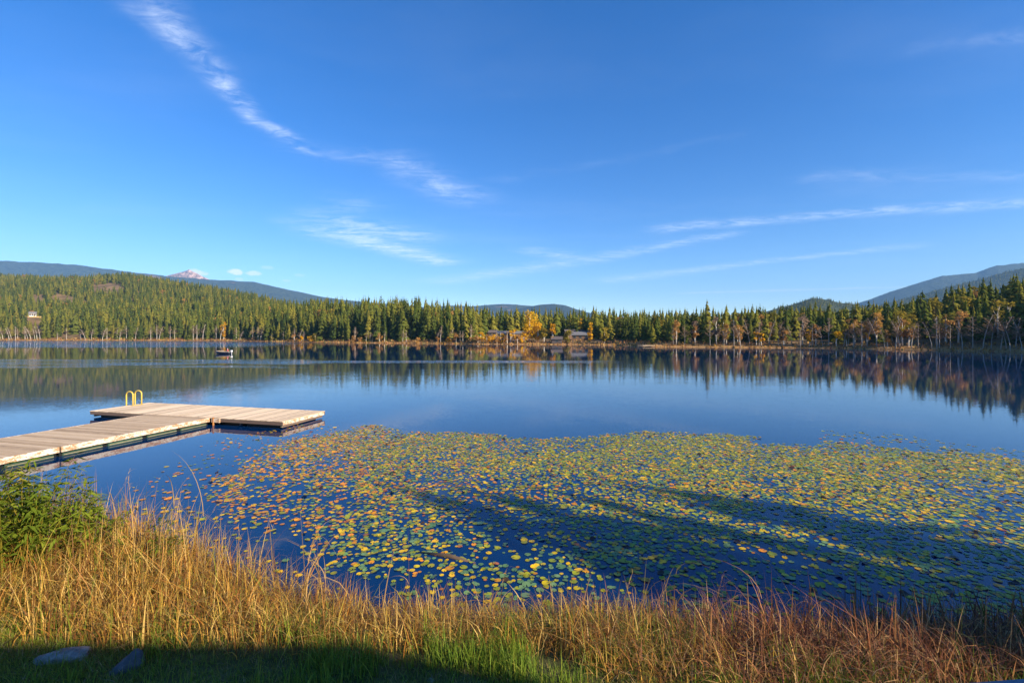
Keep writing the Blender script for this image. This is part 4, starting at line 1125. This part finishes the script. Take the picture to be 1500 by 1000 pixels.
    for i in np.where(isbig)[0]:
        v = (4 if cls[i] == 5 else int(i % 4)); cv = int(i // 4 % 5); key = (v, cls[i], cv)
        if key not in cache:
            sv, sf = shapes[v]
            cc = pal[cls[i]] * (.8 + .1 * cv) * np.array([1 + .05 * (cv - 2), 1 - .03 * (cv - 2), 1])
            cc = np.repeat(cc[None], len(sv), 0) * np.random.default_rng(cv + 7).uniform(.9, 1.1, (len(sv), 1)); cc[0] *= 1.12
            cache[key] = mesh_np('lily_pad', sv, sf, None, (M['pad'],), cc)
        o = link('lily_pad', cache[key], None, (x[i], y[i], .008 + s[i] * .3 * (abs(tx[i]) + abs(ty[i]))))
        o.rotation_euler = (tx[i], ty[i], rot[i]); o.scale = (s[i], s[i], s[i] * 1.6)
        sz = 'small' if s[i] < .105 else 'middling' if s[i] < .128 else 'broad'
        wh = 'close to the bank under the willow bushes' if x[i] < -3.2 else 'beside the floating branch' if x[i] < -.4 else 'off the golden reeds' if x[i] < 2.2 else 'in the shade off the tawny reeds' if x[i] < 5.2 else 'in the shade off the dark reeds'
        tag(o, '%s notched %s lily pad %s' % (sz, nm[cls[i]], wh), 'lily pad', '%s %s lily pads %s' % (sz, nm[cls[i]], wh))
lily_pads()

# ------------------------------------------------------------------ grasses and reeds of the near bank
def blades(base, h, lean, az, width, cols, segs=4, droop=None, taper=1.0):
    n = len(base); t = np.linspace(0, 1, segs + 1)[None, :, None]
    dirv = np.stack((np.cos(az), np.sin(az), np.zeros(n)), -1)[:, None, :]
    ln = lean[:, None, None]; hh = h[:, None, None]
    dr = (np.zeros(n) if droop is None else droop)[:, None, None]
    up = np.array([0, 0, 1.0])[None, None, :]
    P = base[:, None, :] + up * hh * (t * (1 - .35 * np.minimum(ln, 1.2) * t) - dr * t ** 3) + dirv * hh * (ln * t ** 1.7 + dr * .9 * t ** 2.2)
    fa = az + pi / 2 + RNG.uniform(-.9, .9, n)
    side = np.stack((np.cos(fa), np.sin(fa), np.zeros(n)), -1)[:, None, :]
    wd = width[:, None, None] * (1 - taper * t ** 1.6) + .0004
    V = np.stack((P - side * wd * .5, P + side * wd * .5), 2).reshape(-1, 3)
    k = (segs + 1) * 2; b = (np.arange(n) * k)[:, None]; j = np.arange(segs)[None, :] * 2
    Q = np.stack((b + j, b + j + 1, b + j + 3, b + j + 2), -1).reshape(-1, 4)
    tt = np.linspace(0, 1, segs + 1)
    return V, Q, np.repeat(cols, k, 0)

def scatter(n, x0, x1, y0, y1, cond):
    xs, ys, zs, ds = [], [], [], []; got = 0
    while got < n:
        x = RNG.uniform(x0, x1, n * 3); y = RNG.uniform(y0, y1, n * 3)
        z, d = ground_h(x, y); k = cond(x, y, d) > RNG.random(len(x))
        xs.append(x[k]); ys.append(y[k]); zs.append(z[k]); ds.append(d[k]); got += k.sum()
    f = lambda a: np.concatenate(a)[:n]
    return f(xs), f(ys), f(zs), f(ds)

def stuff_blades(name, label, cat, V, Q, Cc): return tag(link(name, mesh_np(name, V, None, Q, (M['blade'],), Cc)), label, cat, kind='stuff')

def pick_cols(n, pal, w, var=.25):
    pal = np.array(pal); w = np.array(w) / np.sum(w)
    c = pal[RNG.choice(len(pal), n, p=w)]
    return c * RNG.uniform(1 - var, 1 + var, (n, 1))

GOLD = [(.56, .31, .055), (.70, .46, .13), (.42, .18, .035), (.20, .085, .025), (.48, .34, .05), (.20, .22, .025)]
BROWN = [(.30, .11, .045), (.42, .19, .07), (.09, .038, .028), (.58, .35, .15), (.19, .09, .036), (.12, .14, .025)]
FRESH = [(.13, .21, .02), (.19, .27, .026), (.28, .30, .035), (.08, .13, .014)]

def reed_height(x):
    return np.interp(x, [-11, -6.5, -4.6, -3.2, -1.2, 0.5, 3, 6, 10], [1.35, 1.25, 1.0, .72, .64, .64, .70, .85, .95])

# golden reeds, dense at the waterline
def reeds():
    def edge(x, y): return ss((y - 5.52 - .35 * (fbm(x, y, .5, 181) - .5) + .9 * ss((x - .2) / 1.5)) / .35)
    def band(x, y, d, a, b): return ((d > a) & (d < b)).astype(float)
    # main mass
    n = 17000
    x, y, z, d = scatter(n, -11, 10, 4.8, 10.6, lambda x, y, d: band(x, y, d, -.35, 3.3) * np.interp(d, [-.35, .1, .9, 2.0, 3.3], [.25, .9, 1, .75, .10]) * (.35 + .9 * fbm(x, y, .6, 141)) * np.where((x > -1.0) & (d > 1.6), .5, 1) * edge(x, y))
    h = reed_height(x) * (.40 + 1.05 * fbm(x, y, .40, 191, 2)) * RNG.uniform(.35, 1.25, n) * np.interp(d, [-.4, .6, 1.8, 3.3], [.95, 1, .8, .45])
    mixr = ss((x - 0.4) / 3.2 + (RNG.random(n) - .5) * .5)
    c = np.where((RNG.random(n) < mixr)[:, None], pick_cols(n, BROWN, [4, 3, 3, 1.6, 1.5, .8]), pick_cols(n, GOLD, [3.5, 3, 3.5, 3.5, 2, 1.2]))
    az = RNG.uniform(0, 6.28, n)
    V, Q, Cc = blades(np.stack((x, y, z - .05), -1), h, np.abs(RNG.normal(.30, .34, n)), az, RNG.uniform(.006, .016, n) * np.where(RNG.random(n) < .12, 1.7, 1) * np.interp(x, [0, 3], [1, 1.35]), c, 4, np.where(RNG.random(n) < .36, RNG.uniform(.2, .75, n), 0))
    stuff_blades('dry_reeds', 'golden and brown dry reeds massed along the near waterline', 'reeds', V, Q, Cc)
    # matted, collapsed straw
    n = 16000
    x, y, z, d = scatter(n, -11, 10, 4.8, 10.2, lambda x, y, d: band(x, y, d, .0, 3.0) * (.3 + fbm(x, y, .5, 151)) * edge(x, y))
    mixr = ss((x - 0.4) / 3.2)
    c = np.where((RNG.random(n) < mixr)[:, None], pick_cols(n, BROWN, [4, 3, 3, 2, 1, .3]), pick_cols(n, GOLD, [3, 4, 4, 4, 1, .3])) * .9
    zz = z + RNG.uniform(0, .42, n) * reed_height(x)
    V, Q, Cc = blades(np.stack((x, y, zz), -1), RNG.uniform(.15, .40, n), RNG.uniform(.7, 1.7, n), RNG.uniform(0, 6.28, n), RNG.uniform(.004, .010, n), c, 3, RNG.uniform(0, .5, n))
    stuff_blades('straw_mat', 'tangled collapsed straw among the reeds', 'straw', V, Q, Cc)
    # fresh green blades between them
    n = 9500
    x, y, z, d = scatter(n, -10, 8, 4.8, 9.5, lambda x, y, d: band(x, y, d, .5, 3.4) * ss((fbm(x, y, .55, 161) - .42) / .25) * np.interp(x, [-9, -3.5, -1.5, 0, 2.5, 6], [.5, .35, .9, 1, .55, .12]))
    c = pick_cols(n, FRESH, [4, 4, 2, 2])
    V, Q, Cc = blades(np.stack((x, y, z - .03), -1), RNG.uniform(.18, .55, n) * np.interp(d, [0, 1.5, 3.4], [1.1, .9, .5]), np.abs(RNG.normal(.28, .2, n)), RNG.uniform(0, 6.28, n), RNG.uniform(.006, .013, n), c, 4, np.where(RNG.random(n) < .3, RNG.uniform(.1, .5, n), 0))
    stuff_blades('green_sedge', 'fresh green blades growing between the dry reeds', 'grass', V, Q, Cc)
    # short lawn
    n = 88000
    x, y, z, d = scatter(n, -8, 8, 3.9, 7.6, lambda x, y, d: ((d > 1.5) & (y > 2.6)) * np.interp(d, [1.5, 2.6], [.25, 1.0]) * (.35 + .8 * fbm(x, y, .35, 171)))
    c = pick_cols(n, [(.20, .25, .028), (.26, .31, .035), (.30, .29, .05), (.42, .31, .13), (.13, .16, .02)], [4, 3, 2, 1.3, 3])
    V, Q, Cc = blades(np.stack((x, y, z - .01), -1), RNG.uniform(.03, .12, n), np.abs(RNG.normal(.6, .4, n)), RNG.uniform(0, 6.28, n), RNG.uniform(.004, .009, n), c, 2)
    stuff_blades('lawn_grass', 'short dark green lawn grass at the edge of the reeds', 'grass', V, Q, Cc)
    # straw and fallen stems on the lawn
    n = 420
    x, y, z, d = scatter(n, -8, 6, 3.6, 6.6, lambda x, y, d: ((d > 1.7) & (d < 4)).astype(float))
    V, Q, Cc = blades(np.stack((x, y, z + .03), -1), RNG.uniform(.05, .12, n), RNG.uniform(1.5, 4, n), RNG.uniform(0, 6.28, n), RNG.uniform(.003, .006, n), pick_cols(n, [(.34, .26, .16), (.24, .17, .10)], [1, 1]), 3)
    stuff_blades('fallen_straw', 'loose straw lying on the lawn', 'straw', V, Q, Cc)
reeds()

# the tall single stalks that stand clear of the mass
def stalk_mesh(seed, h, lean, droop, pal, plume):
    r = np.random.default_rng(seed); c = np.array(pal) * r.uniform(.85, 1.15)
    Vs, Qs, Cs = [], [], []
    def add(base, hh, ln, az, w, dr, cc):
        V, Q, Cc = blades(np.array([base]), np.array([hh]), np.array([ln]), np.array([az]), np.array([w]), np.array([cc]), 7, np.array([dr]))
        Qs.append(Q + sum(len(v) for v in Vs)); Vs.append(V); Cs.append(Cc)
    add((0, 0, 0), h, lean, 0.0, .017, droop, c * 1.15); add((.004, 0, 0), h * .98, lean, 0.0, .013, droop, c * .8)
    for k in range(r.integers(2, 5)):
        f = r.uniform(.1, .6); add((lean * h * f ** 1.7, 0, h * f * .9), h * r.uniform(.25, .55), r.uniform(.3, .9), r.uniform(-1.4, 1.4), .011, r.uniform(.1, .7), c * r.uniform(.8, 1.1))
    if plume:
        tipx = h * (lean + droop * .9); tipz = h * (1 - .35 * lean - droop)
        for k in range(9): add((tipx - .01 * k, 0, tipz - .03 * k), r.uniform(.06, .13), r.uniform(.3, 1.3), r.uniform(-1.5, 1.5), .006, .3, c * .9)
    return np.concatenate(Vs), np.concatenate(Qs), np.concatenate(Cs)

def tall_stalks():
    spots = []   # px column, top row, lean, droop, colour
    r = random.Random(5)
    for px, top in [(163, 690), (172, 705), (181, 696), (198, 702), (206, 710), (232, 690), (238, 712), (250, 688), (256, 700), (276, 720), (284, 700), (292, 735), (300, 712), (318, 742), (330, 760), (352, 770), (372, 775), (396, 765), (402, 752), (410, 768), (420, 795),
                    (440, 745), (449, 738), (452, 760), (470, 770), (478, 755), (520, 790), (560, 800), (600, 760), (715, 818), (728, 830), (812, 840), (838, 838), (905, 838), (935, 835), (968, 828), (985, 812), (993, 838), (1000, 845)]:
        spots.append((px, top, r.uniform(0, .22), r.choice((0, 0, 0, .25, .6)), (.46, .29, .10)))
    for px, top in [(1042, 838), (1098, 846), (1122, 818), (1140, 840), (1173, 800), (1192, 822), (1204, 850), (1232, 868), (1280, 872), (1300, 884), (1335, 868), (1362, 862), (1384, 880), (1432, 872), (1460, 890), (1488, 884)]:
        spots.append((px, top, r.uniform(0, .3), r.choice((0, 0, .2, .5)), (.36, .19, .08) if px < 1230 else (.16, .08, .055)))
    meshes = {}
    for i, (px, top, lean, droop, c) in enumerate(spots):
        u = (px - 750) / F
        y = 6.6 if px > 500 else np.interp(px, [150, 500], [7.9, 6.9])
        y += r.uniform(-.35, .25); x = u * y
        zg, dd = ground_h(np.array([x]), np.array([y])); zg = float(zg[0])
        ztop = CAM_H - (top - HY) / F * y
        h = max(.3, ztop - zg) / max(.3, (1 - .35 * lean - droop * .55))
        key = (i % 6, c, droop > 0)
        V, Q, Cc = stalk_mesh(i, h, lean, droop, c, i % 3 == 0)
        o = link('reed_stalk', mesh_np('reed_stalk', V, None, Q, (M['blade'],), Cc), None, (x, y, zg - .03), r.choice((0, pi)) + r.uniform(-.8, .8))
        if c[0] > .4:
            wh = 'beside the willow bushes' if px < 215 else 'around the slender willow shoot' if px < 300 else 'past the willow shoot' if px < 430 else 'before the floating branch' if px < 640 else 'next to the tawny reeds'
            tag(o, 'tall %s golden reed stalk %s' % ('bent-over' if droop else 'upright', wh), 'reed', 'tall %s golden reed stalks %s' % ('bent' if droop else 'upright', wh))
        elif c[0] > .2: tag(o, 'tall tawny reed stalk standing out before the shaded pads', 'reed', 'tall tawny reed stalks')
        else: tag(o, 'dark brown reed stalk in the shaded reed bed', 'reed', 'dark brown reed stalks')
tall_stalks()

# ------------------------------------------------------------------ willowy bushes on the bank
def bush(name, x, y, h, w, nstem, nleaf, label, seed, leaf=.15, lean=0.0):
    r = np.random.default_rng(seed); z = float(ground_h(np.array([x]), np.array([y]))[0][0])
    t = empty(name, (x, y, z - .03)); VV = []; QQ = []; k = 0
    per = nleaf // nstem
    for s_ in range(nstem):
        a = r.uniform(0, 6.28); b = np.array([cos(a), sin(a), 0]) * w * .22 * r.random()
        tip = np.array([cos(a), sin(a), 0]) * w * .5 * r.uniform(.2, 1.0) + np.array([lean, 0, h * r.uniform(.6, 1.0)])
        mid = (b + tip) / 2 + np.array([0, 0, h * .10])
        pts = [tuple((1 - q) ** 2 * b + 2 * q * (1 - q) * mid + q * q * tip) for q in np.linspace(0, 1, 6)]
        MB().tube(pts, [.008, .007, .006, .005, .004, .002], 4, False).build('stem', M['olive'] if s_ % 3 else M['bark'], t)
        for _ in range(per):
            q = r.uniform(.12, 1.0) ** .75
            p = (1 - q) ** 2 * b + 2 * q * (1 - q) * mid + q * q * tip + r.normal(0, .03, 3)
            ang = r.uniform(0, 6.28); dv = np.array([cos(ang), sin(ang), r.uniform(-.5, .7)]); dv /= np.linalg.norm(dv)
            sd2 = np.cross(dv, [0, 0, 1.0]) + r.normal(0, .35, 3); sd2 /= np.linalg.norm(sd2)
            L = leaf * r.uniform(.6, 1.5); wd = L * r.uniform(.07, .12); sag = np.array([0, 0, -L * .22])
            VV += [p, p + dv * L * .45 + sd2 * wd, p + dv * L * .45 - sd2 * wd, p + dv * L + sag]; QQ.append((k, k + 1, k + 3, k + 2)); k += 4
    link('foliage', mesh_np('foliage', VV, None, QQ, (M['willow'],)), t)
    return tag(t, label, 'bush')
def at_px(px, y): return (px - 750) / F * y
bush('willow_bush', at_px(10, 7.2), 7.2, 1.95, 2.1, 40, 2100, 'dense green willow bush where the walkway meets the bank', 1)
bush('willow_bush', at_px(72, 7.6), 7.6, 1.75, 1.8, 34, 1600, 'green willow bush with reddish stems beside the dense one', 2)
bush('willow_bush', at_px(128, 7.9), 7.9, 1.15, 1.5, 24, 800, 'lower sparse willow bush merging into the golden reeds', 3)
bush('willow_shoot', at_px(240, 7.7), 7.7, 1.35, .7, 7, 260, 'slender leafy willow shoot rising out of the golden reeds', 4, .10)
bush('willow_shoot', at_px(205, 7.4), 7.4, .95, .7, 7, 240, 'short leafy green shoot low in the golden reeds', 5, .09)
bush('willow_bush', at_px(-70, 6.9), 6.9, 1.9, 1.9, 22, 2000, 'green willow bush at the landing of the walkway', 6)

# ------------------------------------------------------------------ rocks
def rock(name, px, py, z, w, dp, h, mat, label, seed, rz=0):
    x, y = ground_at(px, py, z); bm = bmesh.new(); bmesh.ops.create_icosphere(bm, subdivisions=4, radius=1)
    r = random.Random(seed); pl = [(Vector((r.gauss(0, 1), r.gauss(0, 1), abs(r.gauss(0, .8)))).normalized(), r.uniform(.55, .9)) for _ in range(9)]
    for v in bm.verts:
        for nrm, dd in pl:
            q = v.co.dot(nrm)
            if q > dd: v.co -= nrm * (q - dd) * .85
        n = fbm(np.array([v.co.x * 3 + v.co.z * 2 + 50]), np.array([v.co.y * 3 + v.co.z + 50]), 1.0, seed, 4)[0] - .5
        v.co *= 1 + .16 * n
        v.co = Vector((v.co.x * w / 2, v.co.y * dp / 2, v.co.z * h))
    me = bpy.data.meshes.new(name); bm.to_mesh(me); bm.free(); me.materials.append(M[mat])
    zz = float(ground_h(np.array([x]), np.array([y]))[0][0])
    return tag(link(name, me, None, (x, y, zz), rz), label, 'rock')
rock('rock', 93, 962, .5, .60, .34, .10, 'rock', 'pale flat rock half sunk in the shaded lawn', 3, .2)
rock('rock', 192, 972, .5, .40, .34, .17, 'rock_dark', 'dark angular rock beside the pale flat one on the lawn', 6, .5)
rock('stone', 632, 990, .5, .09, .07, .035, 'rock', 'fist-sized pale stone lying in the grass below the green sedge', 8)
rock('stone', 1076, 1003, .5, .13, .10, .05, 'rock', 'small pale stone showing between dark reeds', 9)

# ------------------------------------------------------------------ trees of the near bank (beside the camera, they throw the shade on the pads and lawn)
def bank_tree(x, y, h, k, wide=1.0):
    z = float(ground_h(np.array([x]), np.array([y]))[0][0])
    o = conifer_object(k, x, y, z, h, random.uniform(0, 6.28), 'tall conifer on the near bank beside the lily bay', 'conifers on the near bank')
    o.scale = (o.scale[0] * wide, o.scale[1] * wide, o.scale[2])
TE = math.tan(SUN_EL); SA = math.tan(-SUN_A)
def caster(tx, ty, h, k, wide=1.15):
    """tree whose shadow tip falls on (tx, ty)"""
    t = h / TE; bank_tree(tx + t * cos(SUN_A), ty + t * sin(SUN_A), h, k, wide)
for tx, ty, h, k, wd in [(4.8, 12.9, 17, 2, 1.0), (-1.8, 11.9, 19, 4, 1.1), (.2, 11.4, 20, 8, 1.0), (1.8, 10.9, 19, 2, 1.0), (2.2, 12.1, 17, 5, 1.0), (5.4, 11.2, 17, 4, 1.0), (.8, 10.0, 18, 1, .9)]:
    caster(tx, ty, h, k, wd)

# ------------------------------------------------------------------ the house beside the viewing deck; its roof throws the straight shade on the lawn
lh = house('lake_house', 9.2, -5.0, .75, 6.2, 5.0, 4.9, 3.25, 0.0, 'white_wall', 'dark_roof', 'white two-storey house behind the viewing deck', 2)
for i in range(2):
    wx = -1.6 + i * 3.2
    f = MB().box(wx - .6, wx + .6, 2.51, 2.56, 1.0, 2.2).build('window', M['white_wall'], lh); MB().box(wx - .5, wx + .5, 2.565, 2.58, 1.1, 2.1).build('pane', M['glass'], f)
    f = MB().box(wx - .6, wx + .6, 2.51, 2.56, 3.3, 4.4).build('window', M['white_wall'], lh); MB().box(wx - .5, wx + .5, 2.565, 2.58, 3.4, 4.3).build('pane', M['glass'], f)

# ------------------------------------------------------------------ railing of the viewing deck
rl = empty('deck_railing', (0, 0, 0))
zt = CAM_H - .50
MB().box(-.05, 2.6, -.07, .07, -.038, 0).build('top_rail', M['rail'], rl, bevel=.004)
MB().box(-.03, 2.55, -.02, .02, -.90, -.86).build('bottom_rail', M['rail'], rl)
for i in range(3): MB().box(.0 + i * 1.22, .09 + i * 1.22, -.045, .045, -3.5, -.039).build('post', M['rail'], rl)
for i in range(18):
    if i % 9: MB().box(.12 + i * .135, .155 + i * .135, -.018, .018, -.859, -.039).build('baluster', M['rail'], rl)
rl.location = (.66, .590, zt); rl.rotation_euler = (0, 0, radians(5.0))
tag(rl, 'grey painted deck railing above the dark reeds', 'railing')

# ------------------------------------------------------------------ air
def build_haze():
    m, g = newmat('pale_air')
    v = g.node('ShaderNodeVolumePrincipled')
    v.inputs['Color'].default_value = (.27, .56, 1.0, 1); v.inputs['Density'].default_value = 0.8e-4; v.inputs['Anisotropy'].default_value = 0.0
    o = g.node('ShaderNodeOutputMaterial'); g.l.new(v.outputs[0], o.inputs['Volume'])
    tag(MB().box(-9500, 9500, -9500, 9500, -8, 980).build('haze', m), 'thin blue air over the lake and hills', 'haze', kind='stuff')
build_haze()
